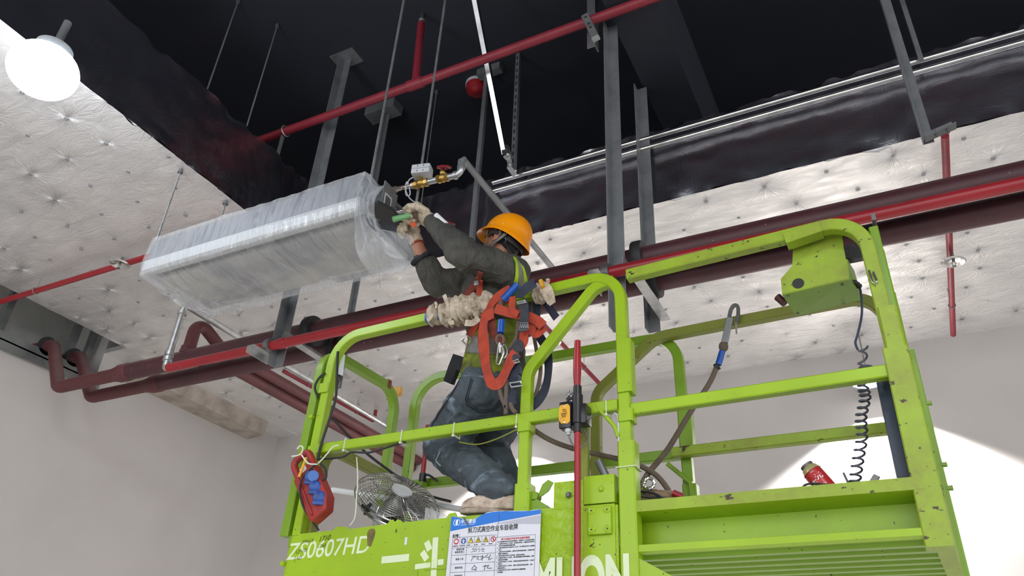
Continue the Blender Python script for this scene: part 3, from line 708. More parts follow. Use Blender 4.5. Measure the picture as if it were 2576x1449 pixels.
# plastic wrap: hull around the unit, gathered underneath, bunched at the right end
bm = bmesh.new(); rows = []
secn = [(YU1+0.02, ZU1+0.012), (YU0+0.22, ZU1+0.014), (YU0-0.015, ZU1+0.010), (YU0-0.022, ZU0+0.10), (YU0-0.028, ZU0+0.035), (YU0-0.012, ZU0-0.03), (YU0+0.12, ZU0-0.055), (YU0+0.34, ZU0-0.055), (YU1+0.06, ZU0-0.045), (YU1+0.04, ZU0+0.08)]
def secpt(u):
    n = len(secn); k = u*n; i = int(k) % n; f = k-int(k); a, b = secn[i], secn[(i+1) % n]
    return a[0]*(1-f)+b[0]*f, a[1]*(1-f)+b[1]*f
NX, NS = 150, 110
for i in range(NX+1):
    fx = i/NX; x = XU0-0.03+(XU1+0.02-(XU0-0.03))*fx; r = []
    for j in range(NS):
        y, z = secpt(j/NS)
        under = max(0, min(1, (ZU0+0.0-z)/0.05))
        p = V((x, y, z))
        k = 0.006*mnoise.noise(V((x*3, y*6, z*6)))+0.005*mnoise.noise(V((x*14, y*4, z*4)))
        # radiating folds below the tied spot at the left end
        g = V((-3.80, YU1-0.05, ZU0-0.05)); d = (p-g); a = math.atan2(d.y, d.x)
        if under > 0: k += 0.012*math.sin(a*26)*math.exp(-d.length*1.1)*under
        c = V((0, (YU0+YU1)/2, (ZU0+ZU1)/2)); nrm = V((0, y-c.y, z-c.z)).normalized()
        e = 1.0
        if fx < 0.03: e = 0.90+0.10*math.sqrt(fx/0.03)
        yy_ = c.y+(y-c.y)*e; zz_ = c.z+(z-c.z)*e
        r.append(bm.verts.new(V((x, yy_, zz_))+nrm*k))
    rows.append(r)
for i in range(NX):
    for j in range(NS):
        bm.faces.new((rows[i][j], rows[i][(j+1) % NS], rows[i+1][(j+1) % NS], rows[i+1][j]))
cc = bm.verts.new((XU0-0.035, (YU0+YU1)/2, (ZU0+ZU1)/2))
for j in range(NS): bm.faces.new((cc, rows[0][(j+1) % NS], rows[0][j]))
mb = MB(); mb.add(bm)
tt = thing('plastic_sheet', 'clear crumpled plastic sheet taped around the fan coil unit', 'plastic sheet', (-3.1, 2.7, ZU0-0.07))
mb.obj('wrap', M['film'], tt, ang=70)
# draped flap at the back underside and the curtain at the right end
def drape(rowsP, name, n=10, amp=0.012, seed=0):
    """lofted sheet through lists of points"""
    L = [spline(r, 10) for r in rowsP]; m = len(L[0]); bm = bmesh.new(); G = []
    cols = [spline([l[k] for l in L], n) for k in range(m)]
    for k in range(m):
        r = []
        for j, p in enumerate(cols[k]):
            q = V(p)+V((0, -1, -0.3))*amp*(math.sin(k*0.9+seed+1.5*mnoise.noise(p*6)))*(0.3+0.7*math.sin(PI*min(1, j/len(cols[k])*1.3)))
            r.append(bm.verts.new(q+V((mnoise.noise(p*15), mnoise.noise(p*15+V((3, 3, 3))), mnoise.noise(p*15+V((7, 1, 3)))))*0.006))
        G.append(r)
    for k in range(m-1):
        for j in range(len(G[0])-1): bm.faces.new((G[k][j], G[k+1][j], G[k+1][j+1], G[k][j+1]))
    b = MB(); b.add(bm); return b.obj(name, M['film'], tt, ang=80)
drape([pts([(905, 446), (925, 437), (948, 470), (975, 462)], 2.50), pts([(900, 520), (912, 500), (925, 500), (945, 500)], 2.44), pts([(895, 570), (915, 560), (930, 560), (950, 575)], 2.43),
       pts([(900, 640), (940, 620), (985, 600), (1030, 590)], 2.44), pts([(930, 690), (970, 690), (1010, 680), (1045, 640)], 2.55)], 'curtain', 10, 0.022)
drape([pts([(903, 442), (915, 434), (935, 440)], 2.50), pts([(908, 470), (925, 462), (955, 474)], 2.50), pts([(918, 500), (932, 500), (945, 505)], 2.46)], 'bunch', 8, 0.02, 2)
drape([pts([(925, 530), (940, 560), (960, 600)], 2.40), pts([(935, 540), (955, 590), (975, 640)], 2.38), pts([(950, 560), (985, 610), (1020, 655)], 2.42)], 'fold', 8, 0.012, 4)
drape([pts([(800, 700), (860, 690), (930, 675), (1035, 655)], 2.95), pts([(800, 722), (860, 708), (930, 692), (1030, 672)], 2.98)], 'hem', 6, 0.02, 3)
drape([pts([(440, 752), (520, 760), (620, 750), (740, 738)], 2.92), pts([(452, 770), (525, 790), (620, 765), (740, 740)], 3.0)], 'hem', 6, 0.012, 1)
mb = MB(); mb.tube(spline(pts([(440, 755), (455, 764), (470, 768)], 2.93), 4), 0.014, 8)
tag(mb.obj('tape_band', M['tie'], tt), None, None)

# valve line at the right end of the unit
vt = thing('valve_assembly', 'brass valves with white actuator on the unit water line', 'valve', at(1080, 450, y=2.75))
P = lambda x, y, Y=2.75: at(x, y, y=Y)
ln = (P(1000, 474), P(1155, 440)); dv_ = (ln[1]-ln[0]).normalized()
hose = MB(); hp = spline([P(985, 479, 2.66), P(1010, 473), P(1042, 466)], 30)
hose.tube(hp, 0.0125, 14, scale=[1+0.10*math.sin(i*2.1) for i in range(len(hp))]); hose.obj('braided_hose', simple('corrugated_hose', (0.42, 0.36, 0.33, 1), 0.35, 0.8), vt)
for a, b in (((977, 481), (988, 478)), ((990, 478), (998, 476)), ((1036, 467), (1046, 465))): MB().tube([P(*a), P(*b)], 0.019, 8).obj('hose_nut', simple('dull_nut', (0.4, 0.34, 0.28, 1), 0.4, 0.8), vt)
b = MB(); b.tube([P(1044, 465), P(1076, 458)], 0.018, 16); b.ball(P(1060, 461), 0.026, 14); b.tube([P(1060, 461), P(1058, 448)], 0.016, 12)
for q in ((1047, 465), (1073, 459)): b.tube([P(q[0]-4, q[1]+1), P(q[0]+4, q[1]-1)], 0.024, 8)
b.obj('brass_body', M['brass'], vt)
MB().tube([P(1076, 458), P(1103, 451)], 0.0175, 16).obj('nipple', M['galv'], vt)
b = MB(); b.tube([P(1102, 452), P(1127, 445)], 0.018, 16); b.ball(P(1114, 448), 0.026, 14); b.tube([P(1114, 448), P(1113, 432)], 0.014, 12)
for q in ((1104, 451), (1125, 446)): b.tube([P(q[0]-3, q[1]+1), P(q[0]+3, q[1]-1)], 0.025, 6)
b.lathe([(0.016, 0), (0.019, 0.01), (0.012, 0.02)], Matrix.Translation(P(1114, 440)), 12)
b.obj('gate_valve_body', M['brass'], vt)
hw = MB(); hc = P(1117, 421); hn = V((0.15, -0.45, 0.88)).normalized(); T = frame_to(hc, hc+hn)
ring = [T @ V(((0.034+0.004*math.cos(8*a))*math.cos(a), (0.034+0.004*math.cos(8*a))*math.sin(a), 0)) for a in [k*PI/32 for k in range(64)]]
hw.tube(ring, 0.0065, 8, closed=True)
for k in range(4): hw.tube([hc, T @ V((0.034*math.cos(k*PI/2), 0.034*math.sin(k*PI/2), 0))], 0.005, 6)
hw.tube([hc, P(1114, 440)], 0.006, 8); hw.ball(hc, 0.011, 10)
hw.obj('handwheel', M['wheel_red'], vt)
MB().tube(fil([P(1126, 446), P(1151, 440), P(1160, 428), P(1163, 405), P(1163, 402)+V((0.0, 0.04, 0.0))], [0.03, 0.03, 0.02], 6), 0.0185, 16).obj('bent_pipe', M['galv'], vt)
b = MB()
for a, c in (((1143, 442), (1149, 440)), ((1160, 424), (1161, 418)), ((1162, 411), (1163, 405))): b = MB(); b.tube([P(*a), P(*c)], 0.024, 16); b.obj('elbow_band', M['galv'], vt)
e0 = P(1165, 401)
MB().tube([e0, V((e0.x, 3.97, e0.z))], 0.020, 16).obj('back_pipe', M['galv_dull'], vt)
ac = at(1062, 432, y=2.74)
A = Matrix.Translation(ac) @ Matrix.Rotation(0.25, 4, 'Z') @ Matrix.Rotation(-0.0, 4, 'Y')
ab = MB(); ab.box((-0.055, -0.035, -0.032), (0.055, 0.035, 0.032), A, 0.008); ab.mark()
for sx_ in (-0.018, 0.018):
    for sz in (-0.018, 0.018): ab.box((sx_-0.002, -0.0362, sz-0.006), (sx_+0.002, -0.034, sz+0.006), A)
ab.box((-0.055, -0.0355, -0.001), (0.055, -0.034, 0.001), A)
ab.paint(1); ab.obj('actuator', [M['grey_plastic'], M['steel_dark']], vt)
MB().tube(spline([P(1044, 444), P(1030, 452), P(1024, 466), P(1020, 480), P(1023, 492), P(1031, 490), P(1030, 472), P(1024, 458), P(1020, 470), P(1024, 488), P(1034, 502), P(1050, 512)], 8), 0.0035, 8).obj('actuator_cable', M['grey_plastic'], vt)
# second hose and drain pipe held by the worker
ht = thing('lower_water_line', 'lower flexible metal hose the worker is fitting to the unit', 'hose', at(1000, 535, y=2.72))
hp = spline([at(975, 534, y=2.62), at(1005, 532, y=2.70), at(1040, 526, y=2.74), at(1058, 523, y=2.76)], 22)
MB().tube(hp, 0.0115, 12, scale=[1+0.12*math.sin(i*2.0) for i in range(len(hp))]).obj('braided_hose', M['chrome'], ht)
MB().tube([at(1026, 526, y=2.735), at(1046, 523, y=2.745)], 0.018, 8).obj('hose_nut', M['chrome'], ht)
wv = at(1131, 561, y=2.68)
rw = MB(); T = frame_to(wv, wv+V((0.5, -0.4, 0.7)))
rw.tube([T @ V(((0.024+0.003*math.cos(8*a))*math.cos(a), (0.024+0.003*math.cos(8*a))*math.sin(a), 0)) for a in [k*PI/24 for k in range(48)]], 0.006, 8, closed=True)
rw.ball(wv, (0.02, 0.02, 0.006), 10, T.to_3x3().to_4x4()); rw.obj('handwheel', M['wheel_red'], ht)
MB().tube([at(1058, 523, y=2.76), at(1118, 566, y=2.86), at(1131, 566, y=2.69)], 0.016, 12).obj('pipe_run', M['galv_dull'], ht)
o = MB(); a, b_ = at(1097, 541, y=2.60), at(1136, 577, y=2.62)
o.tube([a, b_], 0.0135, 20, cap=True); o.mark(); o.tube([a-(b_-a)*0.001, a+(b_-a)*0.002], 0.0115, 20); o.paint(1)
tag(o.obj('plastic_tube', [M['white_plastic'], M['steel_dark']]), 'short white plastic tube end sticking up above the worker forearm', 'tube')

# ================================================================ SCISSOR LIFT PLATFORM
YN, YF = 2.672, 3.29     # near and far rail planes (tube centres)
XP0, XP1, XP2, XPR = -2.455, -1.352, -0.925, 0.045
lift = thing('scissor_lift', 'lime green scissor lift platform with worn guardrails the worker stands on', 'lift', (-1.2, 2.97, 1.95))
TW = 0.046
def rail(P, mat, name='guardrail', w=TW, h=TW, N=(0, 1, 0), r=None, parent=None):
    PP = fil([V(p) for p in P], r, 8) if r else [V(p) for p in P]
    return MB().rtube(PP, w, h, N).obj(name, M[mat], parent or lift, ang=35)
ZT, ZM = 3.372, 2.765
DK = 2.27   # deck
# near side, main cage
rail([(XP0-0.005, YN, 2.37), (XP0+0.012, YN, ZT-0.02), (XP2+0.0, YN, ZT+0.01), (XP2+0.012, YN, 2.1)], 'green', r=[0.15, 0.13])
rail([(XP1+0.005, YN+0.002, 2.3), (XP1, YN+0.002, 2.99), (-1.04, YN+0.002, 3.345), (XP2-0.03, YN+0.002, ZT-0.02)], 'green', r=[0.10, 0.12], w=0.04)
rail([(XP0+0.03, YN-0.004, ZM), (XP2-0.02, YN-0.004, ZM+0.01)], 'green', 'mid_rail', w=0.042)
# sleeves and collars on the near posts
def sleeve(x, y, z0, z1, s=0.064, mat='green'): MB().rtube([V((x, y, z0)), V((x, y, z1))], s, s, (0, 1, 0), ch=0.006).obj('post_sleeve', M[mat], lift)
sleeve(XP1+0.005, YN+0.01, 2.30, 2.50, 0.066); sleeve(XP1+0.002, YN+0.004, 2.715, 2.755, 0.060); 
sleeve(XP2+0.012, YN, 2.82, 3.05, 0.062); sleeve(XP2+0.012, YN, 2.1, 2.62, 0.066); sleeve(XP2+0.012, YN, 2.70, 2.75, 0.060)
sleeve(XP0+0.0, YN-0.001, 3.05, 3.10, 0.060)
sleeve(XP0+0.0, YN-0.001, 2.66, 2.78, 0.058)
# left end frame (turns away from the camera) and the arch inside it
rail([(XP0-0.070, YN-0.005, 2.37), (XP0-0.05, YN-0.005, ZT-0.07), (XP0-0.045, YF+0.0, ZT-0.045), (XP0-0.045, YF, 2.2)], 'green_shaded', 'end_rail', N=(1, 0, 0), r=[0.13, 0.13])
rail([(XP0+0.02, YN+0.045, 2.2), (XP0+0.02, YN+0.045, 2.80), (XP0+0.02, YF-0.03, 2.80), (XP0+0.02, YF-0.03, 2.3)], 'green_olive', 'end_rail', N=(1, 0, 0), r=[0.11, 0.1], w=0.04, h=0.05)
MB().box((XP0-0.03, YN+0.03, 2.2), (XP0-0.015, YF, 2.42)).box((XP0-0.03, YN+0.03, 2.2), (XP0+0.04, YF, 2.215)).obj('toe_board', M['green_shaded'], lift)
hf = MB(); hf.box((XP0-0.06, YN+0.012, 2.2), (XP0-0.02, YN+0.03, 2.95)); hf.obj('fixing_plate', M['green'], lift)
for z in (2.93, 2.25): MB().tube([V((XP0-0.04, YN-0.035, z)), V((XP0-0.04, YN-0.015, z))], 0.012, 6).obj('bolt', M['green'], lift)
# wrapped tapes on the end rail
for p, c in (((975, 948), 'red_dark'), ((1003, 961), 'yellow')):
    q = at(*p, x=XP0-0.045); MB().rtube([V((XP0-0.045, q.y-0.012, ZT-0.045)), V((XP0-0.045, q.y+0.012, ZT-0.045))], TW+0.006, TW+0.006, (1, 0, 0)).obj('tape_wrap', M[c], lift)
# far side, main cage
rail([(-2.35, YF, 2.2), (-2.36, YF, ZT), (-0.86, YF, ZT), (-0.845, YF, 2.2)], 'green_shaded', r=[0.16, 0.14])
rail([(-2.33, YF, ZM), (-0.85, YF, ZM+0.01)], 'green_shaded', 'mid_rail', w=0.042)
for x, z0, z1 in ((-2.35, 2.2, 2.74), (-0.845, 2.2, 2.63), (-0.845, 2.78, 3.0)): sleeve(x, YF, z0, z1, 0.062, 'green_shaded')
for x in (-2.35, -1.24): MB().box((x-0.035, YF-0.05, 2.25), (x+0.005, YF-0.03, 2.62)).obj('fixing_plate', M['green_shaded'], lift)
# far side, extension deck (top rail starts with the slanted tube)
q0 = at(1505, 990, y=YF-0.05); q1 = at(1650, 868, y=YF-0.05)
rail([V((q0.x-0.012, YF-0.05, 2.3)), q0+V((-0.01, 0, 0)), V((q1.x, YF-0.05, ZT-0.02)), V((0.0, YF-0.05, ZT)), V((0.09, YF-0.05, ZT-0.16))], 'green_olive', r=[0.10, 0.16, 0.12])
rail([(-0.90, YF-0.05, ZM+0.0), (0.06, YF-0.05, ZM+0.005)], 'green_worn', 'mid_rail', w=0.042)
for s_ in ((1625, 1172), ): 
    a = at(1680, 1168, y=YF-0.04); b_ = at(1738, 1215, y=YF-0.04)
    MB().rtube([a, b_, at(1742, 1250, y=YF-0.04)], 0.03, 0.02, (0, 1, 0)).obj('gusset_strap', M['green_shaded'], lift)
# near side, extension deck
YE = YN+0.008
rail([(XP2+0.03, YE, ZT-0.005), (XPR-0.005, YE, ZT+0.032), (XPR+0.012, YE, 2.22)], 'green_worn', r=[0.13], w=TW, h=0.05)
rail([(XP2+0.03, YE, ZM-0.012), (XPR, YE, ZM+0.0)], 'green', 'mid_rail', w=0.042)
sleeve(XPR+0.012, YE-0.002, 2.84, 3.0, 0.062, 'green_worn')
MB().rtube([V((XPR+0.005, YE-0.003, 2.18)), V((XPR+0.008, YE-0.003, 2.84))], 0.06, 0.078, (0, 1, 0), ch=0.004).obj('corner_post', M['green_worn'], lift)
a = at(1972, 592, y=YE-0.03); b_ = at(2062, 565, y=YE-0.03)
MB().rtube([V((a.x, YE, a.z-0.012)), V((b_.x, YE, b_.z-0.004))], 0.058, 0.05, (0, 1, 0), ch=0.002).obj('rail_cap', M['green_worn'], lift)
pts_ = [at(*p, y=YE-0.025) for p in ((1502, 1018), (1510, 1032), (1548, 1075), (1556, 1100))]
MB().rtube(pts_, 0.02, 0.016, (0, 1, 0)).obj('gusset_strap', M['green'], lift)
# stanchion behind the red pole
MB().rtube([V((-1.10, YN+0.03, 2.38)), V((-1.10, YN+0.03, 2.74))], 0.03, 0.03, (0, 1, 0)).obj('inner_post', M['green_olive'], lift)

# control bracket hanging on the far part of the top rail
YC = 2.74
c_ = [(1996, 600), (2118, 580), (2122, 622), (2131, 664), (2134, 704), (1968, 742), (1964, 702), (1993, 668)]
P_ = [at(p[0], p[1], y=YC) for p in c_]
cbk = thing('x', None, None, (0, 0, 0)) if False else None
cb = MB().slab(P_, (0, 0.008, 0)); cb.mark(); hc = at(2008, 713, y=YC-0.001)
cb.lathe([(0, 0), (0.022, 0), (0.022, 0.002), (0, 0.002)], frame_to(hc, hc+V((0, -1, 0))), 24); cb.paint(1)
cbo = cb.obj('control_bracket', [M['green_worn'], M['black']], lift)
x0, x1 = P_[5].x, P_[4].x; zb = P_[5].z
MB().slab([P_[5], P_[4], P_[4]+V((0.03, 0.19, 0.01)), P_[5]+V((0.02, 0.19, 0.0))], (0, 0, 0.006)).obj('bracket_floor', M['green_shaded'], cbo)
for u, v in ((0.08, 0.1), (0.9, 0.12), (0.85, 0.9), (0.12, 0.9)):
    q = P_[5].lerp(P_[4], u)+V((0.0, 0.19*v, -0.002)); MB().lathe([(0, -0.002), (0.006, -0.002), (0.006, 0), (0, 0)], Matrix.Translation(q), 10).obj('screw', M['steel_dark'], cbo)
MB().slab([P_[4]+V((0.0, 0.0, 0.0)), P_[4]+V((0.03, 0.19, 0.01)), P_[4]+V((0.02, 0.19, 0.15)), P_[3]+V((0, 0, 0.02))], (0.005, 0, 0)).obj('bracket_side', M['green_shaded'], cbo)
q = at(1966, 762, y=YC+0.08); MB().tube([q+V((-0.012, 0, 0.03)), q+V((0.012, 0, -0.005))], 0.016, 12).obj('cable_gland', simple('wine_rubber', srgb(70, 24, 30), 0.5), cbo)
q = at(2150, 640, y=YC+0.1); MB().box((q.x-0.06, q.y, q.z-0.02), (q.x+0.05, q.y+0.03, q.z+0.05)).obj('control_unit_back', M['black_shiny'], cbo)
# gate hook
hk2 = at(2186, 680, y=YE-0.03)
MB().tube([hk2, hk2+V((0.002, 0, -0.05)), hk2+V((0.012, 0, -0.065)), hk2+V((0.018, 0, -0.05)), hk2+V((0.012, 0, -0.01))], 0.004, 8).obj('gate_hook', M['chrome'], lift)

# near face panels, main deck
ZTT = 2.384
YP = 2.652
# main left panel with the little torn hooks along its top edge
def px(p): return at(p[0], p[1], y=YP)
top = [(736, 1345), (838, 1334), (846, 1325), (853, 1324), (856, 1328), (863, 1324), (872, 1326), (880, 1331), (974, 1318), (982, 1308), (989, 1307), (991, 1312), (996, 1311), (1000, 1306), (1008, 1309), (1012, 1314), (1122, 1303), (1130, 1292), (1145, 1289), (1150, 1300)]
poly = [px(p) for p in top]+[px((1385, 1278)), px((1365, 1500)), px((690, 1520))]
poly[-2].x = -1.19; poly[-3].x = -1.19; poly[-2].z = 1.93; poly[-1].z = 1.93; poly[-3].z = ZTT+0.01; poly[-1].x = poly[0].x-0.01
MB().slab(poly, (0, 0.006, 0)).obj('side_panel', M['green'], lift, smooth=False)
MB().box((-2.50, YP+0.006, ZTT-0.06), (XP2, YP+0.03, ZTT-0.012)).obj('toe_board', M['green_shaded'], lift)
a, b_ = px((737, 1446)), px((1123, 1430))
s1, s2 = px((886, 1446)), px((1052, 1434))
MB().box((s1.x, YP-0.004, s1.z-0.03), (s2.x, YP, s1.z)).obj('panel_seam', M['green'], lift)
MB().box((s2.x+0.03, YP-0.004, s1.z+0.003), (px((1124, 1430)).x, YP, s1.z+0.008)).obj('panel_seam', M['green'], lift)
# right hand box with lid, hinge and bolted plate
bx0, bx1 = px((1362, 1300)).x, XP2-0.035
zt1 = px((1450, 1209)).z; YB2 = YP-0.008
MB().box((bx0, YB2, 1.93), (bx1+0.01, YB2+0.09, px((1400, 1283)).z), bev=0.003).obj('end_box', M['green_film'], lift)
lid0 = px((1395, 1215)); mid = px((1470, 1205)).x
MB().box((lid0.x, YB2+0.002, px((1400, 1283)).z), (mid, YB2+0.07, zt1), bev=0.002).obj('box_lid', M['green_film'], lift)
MB().box((mid+0.003, YB2-0.006, px((1470, 1272)).z), (bx1-0.0, YB2+0.07, zt1+0.008), bev=0.003).obj('box_lid', M['green'], lift)
MB().box((mid+0.003, YB2-0.006, 1.93), (bx1, YB2, px((1470, 1275)).z), bev=0.002).obj('end_cover', M['green'], lift)
for p, c in (((1430, 1245), 'steel_dark'), ((1513, 1230), 'green')):
    q = at(*p, y=YB2-0.006); MB().lathe([(0, 0.012), (0.008, 0.01), (0.012, 0.0), (0.0, 0)], frame_to(q, q+V((0, -1, 0))), 10).obj('bolt', M[c], lift)
pl0, pl1 = at(1481, 1277, y=YB2-0.012), at(1540, 1343, y=YB2-0.012)
pb_ = MB(); pb_.box((pl0.x, YB2-0.022, pl1.z), (pl1.x, YB2-0.006, pl0.z), bev=0.006); pbo = pb_.obj('cover_plate', M['green'], lift)
for u in (0.16, 0.84):
    for v in (0.17, 0.85):
        q = V((pl0.x+(pl1.x-pl0.x)*u, YB2-0.0225, pl1.z+(pl0.z-pl1.z)*v))
        k = MB(); k.lathe([(0.007, 0.0015), (0.010, 0.0025), (0.013, 0.001), (0.013, 0), (0.0, 0), (0, 0.0)], frame_to(q, q+V((0, -1, 0))), 16); k.mark(); k.lathe([(0, 0.003), (0.003, 0.003), (0.003, 0), (0, 0)], frame_to(q, q+V((0, -1, 0))), 8); k.paint(1)
        k.obj('bolt', [M['green'], M['black']], pbo)
# opening lever on top of the main deck edge
g = [at(*p, y=YP+0.03) for p in ((1352, 1247), (1364, 1218), (1379, 1206), (1392, 1213), (1380, 1235), (1362, 1248))]
MB().slab(g, (0, 0.006, 0)).obj('release_lever', M['green_shaded'], lift, smooth=False)
MB().slab([at(*p, y=YP+0.02) for p in ((1304, 1262), (1350, 1255), (1375, 1270), (1378, 1284), (1304, 1284))], (0, 0.05, 0)).obj('lever_base', M['green_shaded'], lift, smooth=False)
for p in ((1318, 1243), (1342, 1247)):
    q = at(*p, y=YP+0.02); MB().lathe([(0, 0.0), (0.018, 0), (0.020, 0.01), (0.020, 0.035), (0, 0.035)], frame_to(q, q+V((0, 1, 0))), 18).obj('lever_pivot', M['green_shaded'], lift)
q = at(1321, 1222, y=YP+0.03); MB().tube([q, q+V((0, 0, -0.05))], 0.006, 8).obj('bolt', M['steel_dark'], lift)
# right post bolts and gusset under it
for p in ((1596, 1305), (1598, 1375)):
    q = at(*p, y=YN-0.01); MB().tube([q+V((-0.01, 0, 0)), q+V((0.012, 0, 0))], 0.010, 6).obj('bolt', M['green'], lift)
MB().slab([at(1602, 1402, y=YN-0.02), at(1622, 1412, y=YN-0.02), at(1740, 1475, y=YN-0.02), at(1600, 1475, y=YN-0.02)], (0, 0.012, 0)).obj('gusset', M['green'], lift, smooth=False)
# extension deck: side channel, floor and ribbed underside
XE0, XE1 = XP2+0.0, XPR
c = MB()
prof = [(2.648, 2.392), (2.648, 2.352), (2.775, 2.345), (2.778, 2.262), (2.70, 2.250), (2.652, 2.238), (2.650, 2.215), (2.668, 2.208), (2.672, 2.222), (2.71, 2.243), (2.785, 2.255), (2.785, 2.352), (2.76, 2.358), (2.66, 2.366), (2.66, 2.392)]
c.sweep([V((XE0, 0, 0)), V((XE1, 0, 0))], [(z, -y) for y, z in prof], N=(0, 0, 1))
c.obj('side_channel', M['green'], lift, ang=30)
MB().box((XE0, 2.646, 2.352), (XE1, 2.6475, 2.392)).obj('channel_lip', M['green_worn'], lift)
u = MB(); ys = []
y = 2.67; P2 = []
while y < 3.22:
    P2 += [(y, 2.212), (y+0.035, 2.212), (y+0.045, 2.200), (y+0.075, 2.200)]; y += 0.085
P2 += [(3.27, 2.212)]
prof = P2+[(3.27, 2.225), (2.67, 2.225)]
u.sweep([V((XE0-0.9, 0, 0)), V((XE1+0.045, 0, 0))], [(z, -y) for y, z in prof], N=(0, 0, 1))
u.obj('deck_underside', M['green_shaded'], lift, ang=25)
MB().box((-2.43, YN+0.13, DK-0.01), (XE1+0.03, YF-0.02, DK)).obj('deck_plate', M['steel_dark'], lift)
MB().box((XE0, YF-0.08, 2.21), (XE1+0.05, YF-0.05, 2.39)).obj('toe_board', M['green_shaded'], lift)
# slanting end plate and gate at the right end
e = [(0.035, 2.66), (0.085, 2.66), (0.118, 3.28), (0.066, 3.28)]
MB().prism(e, Matrix.Translation((0, 0, 2.195)), 0.225).obj('end_plate', M['green_worn'], lift)
for z0 in (2.50, 2.77, 3.07, 3.36):
    rail([(0.075, 2.72, z0), (0.098, 3.26, z0)], 'green_shaded', 'gate_rail', w=0.03, h=0.034, N=(0, 0, 1))
for yy_ in (2.72, 2.9, 3.26): rail([(0.075+(yy_-2.7)*0.045, yy_, 2.43), (0.075+(yy_-2.7)*0.045, yy_, 3.375)], 'green_worn' if yy_ > 3 else 'green_shaded', 'gate_post', w=0.03, h=0.034)
rail([(0.12, 3.27, 2.2), (0.12, 3.27, 3.1)], 'green_shaded', 'gate_post', w=0.04, h=0.03)
for z0 in (2.52, 2.61, 2.86): MB().tube([V((0.13, 3.255, z0)), V((0.15, 3.255, z0))], 0.01, 6).obj('bolt', M['green_shaded'], lift)
MB().box((0.078, 2.70, 3.40), (0.093, 2.84, 3.43)).obj('gate_cap', M['steel_dark'], lift)

# ---- lettering
def text_mesh(s, size, M4, mat, parent, name='lettering', bold=0.0, shear=0.0, ext=0.0004, align='LEFT', sx=1.0):
    c = bpy.data.curves.new('txt', 'FONT'); c.body = s; c.size = size; c.extrude = ext; c.offset = bold; c.shear = shear; c.align_x = align
    o = bpy.data.objects.new('txt', c); COL.objects.link(o); bpy.context.view_layer.update()
    me = bpy.data.meshes.new_from_object(o.evaluated_get(bpy.context.evaluated_depsgraph_get()))
    bpy.data.objects.remove(o); bpy.data.curves.remove(c)
    if len(me.vertices) == 0: return None
    me.transform(M4 @ Matrix.Diagonal((sx, 1, 1, 1)))
    me.materials.clear()
    if isinstance(parent, MB):
        parent.bm.from_mesh(me); bpy.data.meshes.remove(me); return None
    return link(name, me, mat, parent, False)
def face_mat(p, rot=0.0):   # text plane facing the camera side (-Y), x to +X, y up
    return Matrix.Translation(p) @ Matrix(((1, 0, 0, 0), (0, 0, -1, 0), (0, 1, 0, 0), (0, 0, 0, 1))) @ Matrix.Rotation(rot, 4, 'Z')
ft = YP-0.0006
a = at(716, 1410, y=ft); a2 = at(932, 1392, y=ft)
text_mesh('ZS0607HD', 0.100, face_mat(a+V((0.008, 0, 0.002)), 0.02), M['stencil'], lift, 'stencilled_number', bold=0.0008, shear=0.12, sx=(a2.x-a.x)/(0.100*4.75))
st = MB()
def strip(p0, p1, w):
    a, b = at(*p0, y=ft), at(*p1, y=ft); d = (b-a).normalized(); n = V((-d.z, 0, d.x))*w/2
    st.slab([a-n, b-n, b+n, a+n], (0, -0.0004, 0))
strip((960, 1409), (1029, 1402), 0.028)
strip((1073, 1362), (1081, 1384), 0.026); strip((1062, 1388), (1074, 1408), 0.026)
strip((1044, 1426), (1083, 1421), 0.020); strip((1101, 1415), (1116, 1413), 0.022)
strip((1096, 1352), (1089, 1478), 0.026)
st.obj('stencilled_characters', M['stencil'], lift)
fb = YB2-0.0066
a = at(1366, 1488, y=fb); a2 = at(1462, 1482, y=fb)
text_mesh('ZOOMLION', 0.20, face_mat(V((at(1587, 1478, y=fb).x, fb, at(1480, 1400, y=fb).z-0.142))), M['stencil'], lift, 'stencilled_maker_name', bold=0.009, align='RIGHT', sx=0.60)
hw_ = MB()
for s_, p, z_, r_ in (('1710', (800, 1364), 0.040, 0.12), ('1250', (797, 1380), 0.028, 0.1), ('206(x3(', (758, 1368), 0.026, 0.1), ('12=70', (741, 1394), 0.030, 0.1), ('3=35', (737, 1411), 0.028, 0.1)):
    text_mesh(s_, z_*0.8, face_mat(at(*p, y=ft-0.001), r_), None, hw_, shear=0.3, bold=-0.0005)
hw_.obj('handwritten_numbers', M['ink'], lift, smooth=False)
mk = MB(); q = at(1021, 1361, y=ft); mk.box((q.x-0.005, ft-0.001, q.z-0.015), (q.x+0.006, ft, q.z+0.015)); mk.obj('white_sticker', M['board'], lift)
sc = MB(); q = at(932, 1352, y=ft-0.0006)
sc.slab([q+V((0.018*math.cos(a)*(1+0.25*math.sin(3*a)), 0, 0.045*math.sin(a)*(1+0.2*math.cos(2*a)))) for a in [k*PI/10 for k in range(20)]], (0, -0.0003, 0)); sc.obj('scorch_mark', simple('scorch', srgb(118, 112, 50), 0.8, nscale=30, ncol=srgb(90, 70, 60)), lift)

